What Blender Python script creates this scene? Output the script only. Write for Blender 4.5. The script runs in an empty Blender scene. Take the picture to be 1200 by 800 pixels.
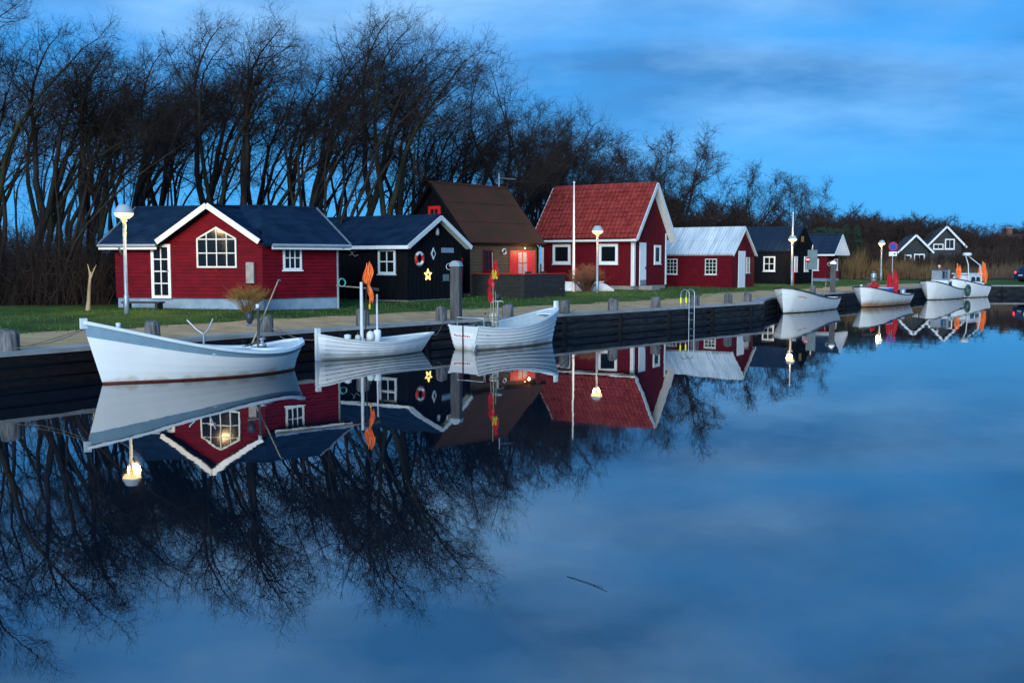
import bpy, math, random
from mathutils import Vector, Matrix, noise
R = math.radians
sc = bpy.context.scene
col = sc.collection
random.seed(7)

# ------------------------------------------------------------------ camera
cam_d = bpy.data.cameras.new('camera'); cam = bpy.data.objects.new('camera', cam_d); col.objects.link(cam)
cam.location = (0, 0, 2.84)
cam.rotation_euler = (R(90) - math.atan(94 / 1200), 0, 0)
cam_d.sensor_width = 36; cam_d.lens = 36; cam_d.clip_start = .1; cam_d.clip_end = 3000
sc.camera = cam

# ------------------------------------------------------------------ sky, sun, exposure
SUN_EL, SUN_AZ = R(16), R(193)          # azimuth measured from +Y clockwise: behind the camera, to its left
w = bpy.data.worlds.new('World'); sc.world = w; w.use_nodes = True
nt = w.node_tree; N = nt.nodes; LK = nt.links
for n in list(N): N.remove(n)
def nd(t, **k):
    n = N.new(t)
    for a, b in k.items(): setattr(n, a, b)
    return n
def vmath(op, a, b=None):
    n = nd('ShaderNodeMath', operation=op)
    for i, q in enumerate((a, b)):
        if q is None: continue
        if isinstance(q, (int, float)): n.inputs[i].default_value = q
        else: LK.new(q, n.inputs[i])
    return n.outputs[0]
out = nd('ShaderNodeOutputWorld'); bg = nd('ShaderNodeBackground'); bg.inputs[1].default_value = .065
sky = nd('ShaderNodeTexSky', sky_type='NISHITA'); sky.sun_disc = False
sky.sun_elevation = SUN_EL; sky.sun_rotation = SUN_AZ; sky.air_density = 1.6; sky.dust_density = .3; sky.ozone_density = 4
tint = nd('ShaderNodeMix', data_type='RGBA', blend_type='MULTIPLY'); tint.inputs[0].default_value = 1
LK.new(sky.outputs[0], tint.inputs[6]); tint.inputs[7].default_value = (.22, .9, 1.6, 1)
tc = nd('ShaderNodeTexCoord'); sep = nd('ShaderNodeSeparateXYZ'); LK.new(tc.outputs['Generated'], sep.inputs[0])
zc = vmath('MAXIMUM', sep.outputs[2], 0.0)
den = vmath('ADD', zc, .22)
px_ = vmath('DIVIDE', sep.outputs[0], den); py_ = vmath('DIVIDE', sep.outputs[1], den)
cmb = nd('ShaderNodeCombineXYZ'); LK.new(px_, cmb.inputs[0]); LK.new(py_, cmb.inputs[1])
n1 = nd('ShaderNodeTexNoise'); n1.inputs['Scale'].default_value = 1.0; n1.inputs['Detail'].default_value = 8; n1.inputs['Roughness'].default_value = .56; n1.inputs['Distortion'].default_value = .5
mp = nd('ShaderNodeMapping'); mp.inputs['Location'].default_value = (20.2, 9.9, 0); mp.inputs['Scale'].default_value = (.8, 1.0, 1)
LK.new(cmb.outputs[0], mp.inputs[0]); LK.new(mp.outputs[0], n1.inputs[0])
cr = nd('ShaderNodeValToRGB'); cr.color_ramp.elements[0].position = .33; cr.color_ramp.elements[1].position = .57
LK.new(n1.outputs[0], cr.inputs[0])
elev = nd('ShaderNodeMapRange', interpolation_type='SMOOTHSTEP'); LK.new(sep.outputs[2], elev.inputs[0])
elev.inputs[1].default_value = .03; elev.inputs[2].default_value = .22
cm = vmath('MULTIPLY', vmath('MULTIPLY', cr.outputs[0], elev.outputs[0]), .95)
n2 = nd('ShaderNodeTexNoise'); n2.inputs['Scale'].default_value = 1.8; n2.inputs['Detail'].default_value = 8; n2.inputs['Roughness'].default_value = .52
LK.new(mp.outputs[0], n2.inputs[0])
cc = nd('ShaderNodeValToRGB')
cc.color_ramp.elements[0].position = .40; cc.color_ramp.elements[0].color = (.55, 1.9, 4.4, 1)
cc.color_ramp.elements[1].position = .64; cc.color_ramp.elements[1].color = (2.3, 4.7, 8.0, 1)
LK.new(n2.outputs[0], cc.inputs[0])
dusk = nd('ShaderNodeMix', data_type='RGBA'); dusk.inputs[0].default_value = .82; LK.new(tint.outputs[2], dusk.inputs[6]); 
er = nd('ShaderNodeValToRGB'); er.color_ramp.elements[0].position = 0; er.color_ramp.elements[0].color = (.40, 3.0, 8.0, 1); er.color_ramp.elements[1].position = .6; er.color_ramp.elements[1].color = (.38, 2.6, 7.0, 1)
e2 = er.color_ramp.elements.new(.2); e2.color = (.38, 2.85, 7.6, 1); LK.new(zc, er.inputs[0]); LK.new(er.outputs[0], dusk.inputs[7])
mx = nd('ShaderNodeMix', data_type='RGBA'); LK.new(cm, mx.inputs[0]); LK.new(dusk.outputs[2], mx.inputs[6]); LK.new(cc.outputs[0], mx.inputs[7])
LK.new(mx.outputs[2], bg.inputs[0]); LK.new(bg.outputs[0], out.inputs[0])

sd = bpy.data.lights.new('sun', 'SUN'); sd.energy = 1.5; sd.angle = R(30); sd.color = (.86, .96, 1)
so = bpy.data.objects.new('sun', sd); col.objects.link(so); so.location = (-30, -40, 40)
sv = Vector((math.sin(SUN_AZ) * math.cos(SUN_EL), math.cos(SUN_AZ) * math.cos(SUN_EL), math.sin(SUN_EL)))
so.rotation_euler = sv.to_track_quat('Z', 'Y').to_euler()
sc.view_settings.view_transform = 'Standard'; sc.view_settings.look = 'None'
sc.view_settings.exposure = 1.05; sc.view_settings.gamma = 1; sc.view_settings.use_curve_mapping = False
sc.cycles.use_denoising = True
sc.cycles.max_bounces = 8; sc.cycles.transparent_max_bounces = 8; sc.cycles.caustics_reflective = False; sc.cycles.caustics_refractive = False
sc.cycles.sample_clamp_indirect = 4

# ------------------------------------------------------------------ materials
MATS = {}
def mat(name, c1, c2=None, rough=.7, scale=6, stretch=(1, 1, 1), bump=0, bscale=None, spec=.5, emit=None, estr=0, detail=4, lo=.35, hi=.65, stain=None, metal=0, bdist=.02):
    m = bpy.data.materials.new(name); m.use_nodes = True; MATS[name] = m
    t = m.node_tree; b = t.nodes['Principled BSDF']
    b.inputs['Roughness'].default_value = rough; b.inputs['Specular IOR Level'].default_value = spec; b.inputs['Metallic'].default_value = metal
    co = t.nodes.new('ShaderNodeTexCoord'); mpn = t.nodes.new('ShaderNodeMapping'); mpn.inputs['Scale'].default_value = stretch
    t.links.new(co.outputs['Object'], mpn.inputs[0])
    last = None
    if c2 is not None:
        nz = t.nodes.new('ShaderNodeTexNoise'); nz.inputs['Scale'].default_value = scale; nz.inputs['Detail'].default_value = detail; nz.inputs['Roughness'].default_value = .6
        t.links.new(mpn.outputs[0], nz.inputs[0])
        rp = t.nodes.new('ShaderNodeValToRGB'); rp.color_ramp.elements[0].position = lo; rp.color_ramp.elements[1].position = hi
        rp.color_ramp.elements[0].color = (*c1, 1); rp.color_ramp.elements[1].color = (*c2, 1)
        t.links.new(nz.outputs[0], rp.inputs[0]); last = rp.outputs[0]
        oi = t.nodes.new('ShaderNodeObjectInfo'); hs = t.nodes.new('ShaderNodeHueSaturation')
        mr = t.nodes.new('ShaderNodeMapRange'); mr.inputs[3].default_value = .88; mr.inputs[4].default_value = 1.12
        t.links.new(oi.outputs['Random'], mr.inputs[0]); t.links.new(mr.outputs[0], hs.inputs['Value']); t.links.new(last, hs.inputs['Color']); last = hs.outputs[0]
    if stain:                                   # dirt with its own ragged edge climbing from the waterline
        scol, h0, h1, amt = stain
        sp = t.nodes.new('ShaderNodeSeparateXYZ'); t.links.new(co.outputs['Object'], sp.inputs[0])
        n3 = t.nodes.new('ShaderNodeTexNoise'); n3.inputs['Scale'].default_value = 2.2; n3.inputs['Detail'].default_value = 6
        m3 = t.nodes.new('ShaderNodeMapping'); m3.inputs['Scale'].default_value = (1, 1, .5); t.links.new(co.outputs['Object'], m3.inputs[0]); t.links.new(m3.outputs[0], n3.inputs[0])
        ad = t.nodes.new('ShaderNodeMath'); ad.operation = 'MULTIPLY_ADD'; t.links.new(n3.outputs[0], ad.inputs[0]); ad.inputs[1].default_value = -.45; t.links.new(sp.outputs[2], ad.inputs[2])
        mr = t.nodes.new('ShaderNodeMapRange'); mr.interpolation_type = 'SMOOTHSTEP'; t.links.new(ad.outputs[0], mr.inputs[0]); mr.inputs[1].default_value = h0 - .22; mr.inputs[2].default_value = h1 - .22
        mr.inputs[3].default_value = amt; mr.inputs[4].default_value = 0
        mxn = t.nodes.new('ShaderNodeMix'); mxn.data_type = 'RGBA'; t.links.new(mr.outputs[0], mxn.inputs[0])
        if last: t.links.new(last, mxn.inputs[6])
        else: mxn.inputs[6].default_value = (*c1, 1)
        mxn.inputs[7].default_value = (*scol, 1); last = mxn.outputs[2]
    if last: t.links.new(last, b.inputs['Base Color'])
    else: b.inputs['Base Color'].default_value = (*c1, 1)
    if bump:
        nb = t.nodes.new('ShaderNodeTexNoise'); nb.inputs['Scale'].default_value = bscale or scale * 3; nb.inputs['Detail'].default_value = 5
        t.links.new(mpn.outputs[0], nb.inputs[0]); bp = t.nodes.new('ShaderNodeBump'); bp.inputs['Strength'].default_value = bump; bp.inputs['Distance'].default_value = bdist
        t.links.new(nb.outputs[0], bp.inputs['Height']); t.links.new(bp.outputs[0], b.inputs['Normal'])
    if emit: b.inputs['Emission Color'].default_value = (*emit, 1); b.inputs['Emission Strength'].default_value = estr
    return m
M = MATS
mat('red_paint', (.085, .001, .006), (.145, .0015, .010), .75, 1.6, (1, 1, 2.5), .15, 30, spec=.15)
mat('red_stain', (.092, .003, .009), (.145, .005, .012), .75, 3, (4, 4, .6), .2, 20, spec=.15)
mat('red_shutter', (.68, .012, .010), (.80, .02, .015), .5, 4)
mat('tar_black', (.0045, .0055, .0075), (.009, .010, .013), .9, 4, (5, 5, .5), .3, 20, spec=.06)
mat('white_paint', (.72, .74, .74), (.82, .83, .82), .5, 5)
mat('cream_trim', (.62, .62, .56), (.75, .74, .68), .5, 5)
mat('roof_felt', (.003, .014, .038), (.010, .031, .064), .9, 1.6, (1, 1, 1), .3, 60, spec=.1)
mat('roof_tile', (.20, .022, .020), (.33, .048, .038), .7, 2.2, (1, 1, 1), .2, 20, spec=.2)
mat('roof_moss', (.095, .030, .020), (.056, .030, .015), .95, .8, (1, 1, 1), .6, 18, detail=8, spec=.2)
mat('corrugated_white', (.36, .42, .46), (.62, .65, .66), .6, .8, (5, .5, .5), .1, 15, detail=7)
mat('corrugated_dark', (.006, .016, .034), (.013, .026, .050), .6, 1.2, (4, .5, .5), spec=.3)
mat('foundation', (.16, .24, .33), (.23, .31, .40), .9, 2.5, (1, 1, 1), .2, 40)
mat('stone_plinth', (.22, .20, .18), (.32, .30, .27), .9, 4, (1, 1, 1), .4, 20)
mat('wood_wall', (.070, .040, .018), (.12, .072, .030), .7, 4, (.6, .6, 6), .2, 20)
mat('glass_dark', (.006, .008, .011), None, .12, spec=.28)
mat('glass_blue', (.02, .04, .06), None, .1, spec=.5)
mat('pane_lit_grey', (.36, .33, .31), (.50, .47, .44), .7, 8)  # pale grey put into the panes so that they look lit
mat('zinc', (.30, .34, .38), (.40, .44, .48), .45, 6, metal=.5)
mat('steel', (.42, .45, .47), None, .35, metal=.7)
mat('dark_metal', (.03, .035, .04), None, .5)
mat('sand', (.44, .26, .125), (.64, .42, .22), .95, 1.1, (1, 1, 1), .5, 60, detail=10, spec=.2)
mat('soil', (.022, .018, .014), (.050, .040, .026), .95, 1.3, (1, 1, 1), .6, 20, detail=8, spec=.2)
mat('turf', (.018, .050, .005), (.068, .120, .014), .95, .7, (1, 1, 1), .6, 60, detail=10, spec=.2)
mat('blade', (.035, .10, .012), (.075, .155, .028), .7, .6)
mat('bark', (.013, .011, .010), (.036, .030, .025), .95, 2, (2, 2, .5), .6, 14, spec=.2)
mat('bark_green', (.014, .015, .009), (.036, .036, .021), .95, 1, (2, 2, .5), .6, 14, spec=.2)
mat('twig', (.020, .015, .014), (.036, .026, .023), .95, .5, spec=.2)
mat('twig_brown', (.028, .018, .015), (.050, .033, .026), .95, .15, spec=.2)
mat('pale_wood', (.26, .20, .12), (.40, .32, .21), .8, 3, (4, 4, .5))
mat('bush_gold', (.20, .11, .02), (.34, .20, .05), .9, 3)
mat('bush_red', (.11, .045, .03), (.20, .09, .05), .9, 3)
mat('reed', (.035, .024, .014), (.20, .125, .045), .9, .9)
mat('reed_brown', (.07, .045, .030), (.13, .085, .050), .9, .3)
mat('conifer', (.010, .030, .020), (.022, .050, .028), .9, 1)
mat('quay_wood', (.004, .0035, .004), (.014, .012, .013), .8, 2, (3, 3, 8), .5, 12, spec=.15)
mat('quay_grey', (.006, .007, .009), (.032, .036, .042), .85, 2, (1, 1, 5), .5, 12, spec=.15)
mat('kerb_top', (.25, .245, .24), (.38, .37, .36), .9, 1.4, (1, 1, 1), .4, 20, detail=8)
mat('post_wood', (.030, .028, .028), (.20, .195, .19), .9, 4, (3, 3, .35), .6, 12, detail=6)
mat('pillar_wood', (.045, .042, .042), (.11, .105, .10), .8, 4, (4, 4, .4), .4, 14)
mat('fence_wood', (.011, .010, .010), (.028, .025, .022), .8, 3, (1, 1, 6), .3, 14)
mat('hull_white', (.80, .82, .82), (.86, .87, .86), .35, 2, stain=((.40, .26, .11), .02, .13, .45))
mat('hull_stained', (.74, .76, .74), (.83, .83, .81), .4, 2, stain=((.36, .15, .02), .05, .50, .9))
mat('hull_plain', (.76, .77, .75), (.84, .84, .82), .4, 2, stain=((.38, .30, .18), .0, .16, .55))
mat('hull_clinker', (.78, .80, .80), (.86, .86, .85), .5, 2, (1, 1, 1), .2, 8, stain=((.12, .12, .07), .0, .34, .6))
mat('hull_grey', (.74, .77, .76), (.83, .84, .82), .5, 2, (1, 1, 1), .2, 8, stain=((.20, .16, .10), .0, .24, .7))
mat('boot_red', (.12, .018, .012), (.17, .03, .02), .7, 5)
mat('boot_black', (.012, .012, .014), None, .6)
mat('stripe_blue', (.17, .29, .38), (.21, .34, .43), .45, 4)
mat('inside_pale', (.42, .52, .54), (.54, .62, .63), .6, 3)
mat('deck_pale', (.58, .66, .70), (.68, .74, .77), .6, 3)
mat('seam', (.10, .11, .11), None, .8)
mat('trim_black', (.012, .013, .016), None, .5)
mat('flag_orange', (.90, .18, .03), (.98, .27, .06), .7, 5)
mat('flag_red', (.50, .008, .022), (.66, .015, .035), .7, 5)
mat('yellow_band', (.75, .55, .03), None, .6)
mat('buoy_white', (.68, .68, .58), (.78, .77, .70), .5, 4)
mat('blue_plastic', (.015, .11, .55), (.02, .15, .65), .45, 4)
mat('teal_rope', (.05, .32, .30), (.07, .40, .37), .7, 20)
mat('rope', (.10, .095, .085), (.18, .17, .15), .9, 20)
mat('net_green', (.02, .06, .06), (.05, .11, .10), .9, 14)
mat('sign_blue', (.015, .06, .45), None, .5)
mat('sign_red', (.55, .01, .015), None, .5)
mat('sign_board', (.10, .17, .18), (.15, .22, .23), .6, 4)
mat('yellow_reflector_glow', (.75, .85, .02), None, .4, emit=(.75, .9, .02), estr=.12)  # faint glow added to imitate reflected light; the reflectors are no lamps
mat('lamp_glass', (.9, .85, .7), None, .5, emit=(1, .64, .22), estr=1.1)
mat('lamp_shade', (.42, .46, .48), None, .5)
mat('lamp_neck', (.9, .7, .3), None, .5, emit=(1, .55, .12), estr=.6)
mat('star_light', (.9, .7, .3), None, .5, emit=(1, .60, .14), estr=1.1)
mat('eave_bulb', (.9, .7, .4), None, .5, emit=(1, .72, .35), estr=1.6)
mat('car_paint', (.012, .03, .09), (.016, .04, .11), .25, 3)
mat('tyre', (.012, .012, .012), None, .85)
mat('tail_light', (.6, .01, .01), None, .3, emit=(1, .03, .03), estr=3.5)
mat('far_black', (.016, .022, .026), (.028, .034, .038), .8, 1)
mat('far_roof', (.045, .035, .035), (.065, .05, .048), .9, .6)
mat('brick_roof', (.09, .04, .035), (.13, .06, .05), .9, .5)
mat('brick', (.14, .06, .045), (.19, .09, .07), .9, 2)

def water_mat():
    m = bpy.data.materials.new('water'); m.use_nodes = True; t = m.node_tree; b = t.nodes['Principled BSDF']
    b.inputs['Base Color'].default_value = (.002, .008, .016, 1); b.inputs['Roughness'].default_value = .012; b.inputs['IOR'].default_value = 3.5
    co = t.nodes.new('ShaderNodeTexCoord'); mpn = t.nodes.new('ShaderNodeMapping'); mpn.inputs['Scale'].default_value = (1, .7, 1)
    t.links.new(co.outputs['Object'], mpn.inputs[0])
    a = t.nodes.new('ShaderNodeTexNoise'); a.inputs['Scale'].default_value = .55; a.inputs['Detail'].default_value = 2
    c = t.nodes.new('ShaderNodeTexNoise'); c.inputs['Scale'].default_value = 5; c.inputs['Detail'].default_value = 2
    t.links.new(mpn.outputs[0], a.inputs[0]); t.links.new(mpn.outputs[0], c.inputs[0])
    b1 = t.nodes.new('ShaderNodeBump'); b1.inputs['Strength'].default_value = 1; b1.inputs['Distance'].default_value = .0032
    b2 = t.nodes.new('ShaderNodeBump'); b2.inputs['Strength'].default_value = 1; b2.inputs['Distance'].default_value = .00022
    t.links.new(a.outputs[0], b1.inputs['Height']); t.links.new(c.outputs[0], b2.inputs['Height']); t.links.new(b1.outputs[0], b2.inputs['Normal']); t.links.new(b2.outputs[0], b.inputs['Normal'])
    n_ = t.nodes.new('ShaderNodeTexNoise'); n_.inputs['Scale'].default_value = .12; n_.inputs['Detail'].default_value = 5; t.links.new(mpn.outputs[0], n_.inputs[0])
    mr = t.nodes.new('ShaderNodeMapRange'); mr.inputs[1].default_value = .45; mr.inputs[2].default_value = .70; mr.inputs[3].default_value = .004; mr.inputs[4].default_value = .045
    t.links.new(n_.outputs[0], mr.inputs[0]); t.links.new(mr.outputs[0], b.inputs['Roughness'])
    MATS['water'] = m
water_mat()

# ------------------------------------------------------------------ mesh helpers
class MB:
    def __init__(s): s.v = []; s.f = []; s.m = []; s.sm = []
    def add(s, vs, fs, mi=0, smooth=False):
        o = len(s.v); s.v += [tuple(p) for p in vs]
        for f in fs: s.f.append([i + o for i in f]); s.m.append(mi); s.sm.append(smooth)
        return s
    def hexa(s, p, mi=0):       # p[0..3] bottom loop, p[4..7] top loop
        return s.add(p, [(3, 2, 1, 0), (4, 5, 6, 7), (0, 1, 5, 4), (1, 2, 6, 5), (2, 3, 7, 6), (3, 0, 4, 7)], mi)
    def box(s, x0, x1, y0, y1, z0, z1, mi=0):
        return s.hexa([(x0, y0, z0), (x1, y0, z0), (x1, y1, z0), (x0, y1, z0), (x0, y0, z1), (x1, y0, z1), (x1, y1, z1), (x0, y1, z1)], mi)
    def beam(s, a, b, wd, ht, mi=0, up=(0, 0, 1)):
        a = Vector(a); b = Vector(b); d = (b - a).normalized(); r = d.cross(Vector(up)).normalized(); u = r.cross(d).normalized()
        p = []
        for h in (-ht / 2, ht / 2):
            p += [a - r * wd / 2 + u * h, a + r * wd / 2 + u * h, b + r * wd / 2 + u * h, b - r * wd / 2 + u * h]
        return s.hexa(p, mi)
    def tube(s, pts, rad, n=6, mi=0, cap=True, smooth=True):
        pts = [Vector(p) for p in pts]; k = len(pts); rad = rad if isinstance(rad, (list, tuple)) else [rad] * k
        vs = []; fs = []
        for i, p in enumerate(pts):
            d = (pts[min(i + 1, k - 1)] - pts[max(i - 1, 0)]).normalized()
            r = d.cross(Vector((.13, .99, .05)) if abs(d.y) < .9 else Vector((1, 0, 0))).normalized(); u = d.cross(r)
            for j in range(n):
                a = 2 * math.pi * j / n; vs.append(p + (r * math.cos(a) + u * math.sin(a)) * rad[i])
        for i in range(k - 1):
            for j in range(n):
                fs.append((i * n + j, i * n + (j + 1) % n, (i + 1) * n + (j + 1) % n, (i + 1) * n + j))
        s.add(vs, fs, mi, smooth)
        if cap: s.add(vs[:n], [tuple(range(n))[::-1]], mi); s.add(vs[-n:], [tuple(range(n))], mi)
        return s
    def lathe(s, prof, n=16, o=(0, 0, 0), mi=0, smooth=True):
        vs = []; fs = []; k = len(prof)
        for r, z in prof:
            for j in range(n):
                a = 2 * math.pi * j / n; vs.append((o[0] + r * math.cos(a), o[1] + r * math.sin(a), o[2] + z))
        for i in range(k - 1):
            for j in range(n): fs.append((i * n + j, i * n + (j + 1) % n, (i + 1) * n + (j + 1) % n, (i + 1) * n + j))
        return s.add(vs, fs, mi, smooth)
    def torus(s, c, u, v, Rr, r, n=20, k=8, mi=lambda a: 0):
        c = Vector(c); u = Vector(u).normalized(); v = Vector(v).normalized(); w_ = u.cross(v)
        vs = []
        for i in range(n):
            a = 2 * math.pi * i / n; d = u * math.cos(a) + v * math.sin(a)
            for j in range(k):
                b = 2 * math.pi * j / k; vs.append(c + d * (Rr + r * math.cos(b)) + w_ * r * math.sin(b))
        o = len(s.v); s.v += [tuple(p) for p in vs]
        for i in range(n):
            for j in range(k):
                s.f.append([o + i * k + j, o + i * k + (j + 1) % k, o + ((i + 1) % n) * k + (j + 1) % k, o + ((i + 1) % n) * k + j]); s.m.append(mi(i / n)); s.sm.append(True)
        return s
    def pbox(s, O, u, n, s0, s1, t0, t1, d0, d1, mi=0):   # box in a wall plane: s along u, t up, d outward
        O = Vector(O); u = Vector(u); n = Vector(n); z = Vector((0, 0, 1))
        P = lambda a, t, d: O + u * a + z * t + n * d
        return s.hexa([P(s0, t0, d1), P(s1, t0, d1), P(s1, t0, d0), P(s0, t0, d0), P(s0, t1, d1), P(s1, t1, d1), P(s1, t1, d0), P(s0, t1, d0)], mi)
    def prism(s, poly, ext, mi=0):
        ext = Vector(ext); k = len(poly); a = [Vector(p) for p in poly]; b = [p + ext for p in a]
        s.add(a + b, [tuple(range(k))[::-1], tuple(range(k, 2 * k))] + [(i, (i + 1) % k, (i + 1) % k + k, i + k) for i in range(k)], mi)
        return s
    def build(s, name, mats, parent=None, kind=None, label=None, cat=None, group=None):
        me = bpy.data.meshes.new(name); me.from_pydata(s.v, [], s.f)
        for m in (mats if isinstance(mats, (list, tuple)) else [mats]): me.materials.append(M[m])
        me.polygons.foreach_set('material_index', s.m); me.polygons.foreach_set('use_smooth', s.sm); me.update()
        o = bpy.data.objects.new(name, me); col.objects.link(o)
        if parent: o.parent = parent
        return tag(o, label, cat, group, kind)
def tag(o, label=None, cat=None, group=None, kind=None):
    if label: o['label'] = label
    if cat: o['category'] = cat
    if group: o['group'] = group
    if kind: o['kind'] = kind
    return o
def thing(name, loc, label, cat, rz=0, group=None):
    o = bpy.data.objects.new(name, None); o.empty_display_size = .3; col.objects.link(o); o.location = loc; o.rotation_euler = (0, 0, rz)
    return tag(o, label, cat, group)
def copy_tree(o, parent=None):
    c = o.copy(); col.objects.link(c); c.parent = parent
    for ch in [x for x in KIDS.get(o.name, [])]: copy_tree(ch, c)
    return c
KIDS = {}
def note_kids(root):
    KIDS[root.name] = [x for x in bpy.data.objects if x.parent == root]
    for k in KIDS[root.name]: note_kids(k)

# ------------------------------------------------------------------ land and water
Q = [(-48, -28), (-22, 8), (-15, 17.9), (-11, 23.4), (-6.1, 30.5), (-2.87, 34.4), (3.64, 41.5), (12.6, 51.5), (13.5, 54.8), (14.6, 57.8), (16.8, 61.4), (22, 68), (32.5, 81.5), (38, 87), (60, 88), (110, 90), (240, 94)]
def resample(poly, step):
    o = []
    for a, b in zip(poly, poly[1:]):
        a = Vector(a); b = Vector(b); k = max(1, int((b - a).length / step))
        o += [a.lerp(b, i / k) for i in range(k)]
    return o + [Vector(poly[-1])]
QP = resample(Q, 1.2)
def nrm(i):
    a = QP[max(i - 3, 0)]; b = QP[min(i + 3, len(QP) - 1)]; d = (b - a).normalized(); return Vector((-d.y, d.x))
QN = [nrm(i) for i in range(len(QP))]
KC = next(i for i, p in enumerate(QP) if p.x > 37)                 # index of the basin corner
PROF = [(0, .735), (.6, .775), (3.8, .92), (5.6, 1.04), (8, 1.10), (16, 1.15), (40, 1.30), (120, 1.4), (420, 1.6)]
def zg(off):
    for (a, za), (b, zb) in zip(PROF, PROF[1:]):
        if off <= b: return za + (zb - za) * (off - a) / (b - a)
    return PROF[-1][1]
def edge(i, off):
    t = i / (len(QP) - 1); far = Vector((-.80 * (1 - t), .60 + .4 * t)).normalized()
    w_ = min(1, max(0, (off - 5) / 11)); n = (QN[i] * (1 - w_) + far * w_).normalized()
    return QP[i] + n * off
def zat(x, y):                                                       # height of the land at a point
    p = Vector((x, y)); d = 1e9
    for a, b in zip(Q, Q[1:]):
        a = Vector(a); b = Vector(b); t = max(0, min(1, (p - a).dot(b - a) / (b - a).length_squared)); d = min(d, (p - a.lerp(b, t)).length)
    return zg(d)
def strip(offs, i0, i1, lift, jit=0, jrow=()):
    vs = []; fs = []; k = len(offs)
    for i in range(i0, i1 + 1):
        for r, o in enumerate(offs):
            oo = o + (noise.noise(Vector((QP[i].x * .8, QP[i].y * .8, o))) * jit if r in jrow else 0)
            p = edge(i, oo); vs.append((p.x, p.y, zg(oo) + lift + (noise.noise(Vector((p.x * .3, p.y * .3, 0))) * .03 if 6 < oo < 100 else 0)))
    for i in range(i1 - i0):
        for r in range(k - 1): fs.append((i * k + r, (i + 1) * k + r, (i + 1) * k + r + 1, i * k + r + 1))
    return MB().add(vs, fs, 0, True)
LAST = len(QP) - 1
strip([.02, .6, 2, 3.8, 4.7, 5.6, 6.8, 8, 10, 12, 14, 16, 20, 26, 33, 40, 70, 120, 420], 0, LAST, -.03).build('ground', 'soil', kind='structure')
strip([.5, 1.2, 2, 3, 4.0], 0, KC, .004, .25, (4,)).build('path', 'sand', kind='structure')
strip([3.7, 4.3, 4.7, 5.2, 5.6, 6.2, 6.8, 7.4, 8, 9, 10, 11, 12, 13, 14, 15.5], 0, KC, .012, .7, (0,)).build('grass_verge', 'turf', kind='structure')
strip([.5, 1.5, 3, 4.5, 5.6, 7.5], KC, LAST, .012).build('grass_bank', 'turf', kind='structure')
MB().add([(-400, -150, 0), (400, -150, 0), (400, 300, 0), (-400, 300, 0)], [(0, 1, 2, 3)]).build('water', 'water', kind='structure')

# grass blades on the verge
g = MB(); rg = random.Random(3)
for _ in range(26000):
    i = rg.randrange(8, KC); off = 3.7 + rg.random() ** 1.5 * 6.5
    p = edge(i, off); p = p + Vector((rg.uniform(-.9, .9), rg.uniform(-.9, .9))); z = zat(p.x, p.y) if rg.random() < .02 else zg(off)
    h = rg.uniform(.04, .12); a = rg.uniform(0, 6.28); wd = .012; dx, dy = math.cos(a) * wd, math.sin(a) * wd
    g.add([(p.x - dx, p.y - dy, z), (p.x + dx, p.y + dy, z), (p.x + rg.uniform(-.05, .05), p.y + rg.uniform(-.05, .05), z + h), (p.x + dy, p.y - dx, z)], [(0, 1, 2), (1, 3, 2)])
g.build('grass', 'blade', kind='stuff', label='short green grass growing on the verge between path and houses', cat='grass')

# ------------------------------------------------------------------ quay
quay = thing('quay_wall', (-11, 23.4, 0), 'low dark timber quay wall with pale capping along the basin', 'quay')
qi = quay.location
def qpart(mb, name, m, kind=None): mb.v = [(a - qi.x, b - qi.y, c) for a, b, c in mb.v]; return mb.build(name, m, quay, kind)
acc = 0; bays = [[]]
for i in range(6, LAST):
    bays[-1].append(i); acc += (QP[i + 1] - QP[i]).length
    if acc > 3.4 or i == KC: bays[-1].append(i + 1); bays.append([]); acc = 0
bays = [b for b in bays if len(b) > 1 and QP[b[0]].x < 75]
def sweep(idx, o0, o1, z0, z1, gap=.0):
    mb = MB(); vs = []
    for q, i in enumerate(idx):
        d = 0
        for o, z in ((o0, z0), (o1, z0), (o1, z1), (o0, z1)):
            p = QP[i] + QN[i] * o
            if q == 0: p = p + (QP[idx[1]] - QP[i]).normalized() * gap
            if q == len(idx) - 1: p = p - (QP[i] - QP[idx[-2]]).normalized() * gap
            vs.append((p.x, p.y, z))
    fs = [(0, 1, 2, 3), tuple(len(vs) - 4 + k for k in (3, 2, 1, 0))]
    for q in range(len(idx) - 1):
        for k in range(4): fs.append((q * 4 + k, q * 4 + (k + 1) % 4, q * 4 + 4 + (k + 1) % 4, q * 4 + 4 + k)[::-1])
    return mb.add(vs, fs)
rq = random.Random(5)
for b in bays:
    j = lambda s: rq.uniform(-s, s)
    qpart(sweep(b, -.06 + j(.01), .56 + j(.015), .705, .80 + j(.006), .012), 'capping', 'kerb_top')
    for z0, z1, off in ((.47, .69, -.045), (.19, .40, -.02), (-.12, .12, -.035)):
        qpart(sweep(b, off + j(.012), .06, z0 + j(.012), z1 + j(.012), .01), 'plank', 'quay_grey' if QP[b[0]].x > -3 else 'quay_wood')
    p = QP[b[0]] - QN[b[0]] * .01
    qpart(MB().lathe([(.11, -.5), (.115, .62), (.09, .67), (0, .675)], 10, (p.x, p.y, 0)), 'pile', 'quay_wood')
qpart(sweep(list(range(6, LAST)), .1, .5, -.6, .70), 'backing', 'trim_black')

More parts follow.
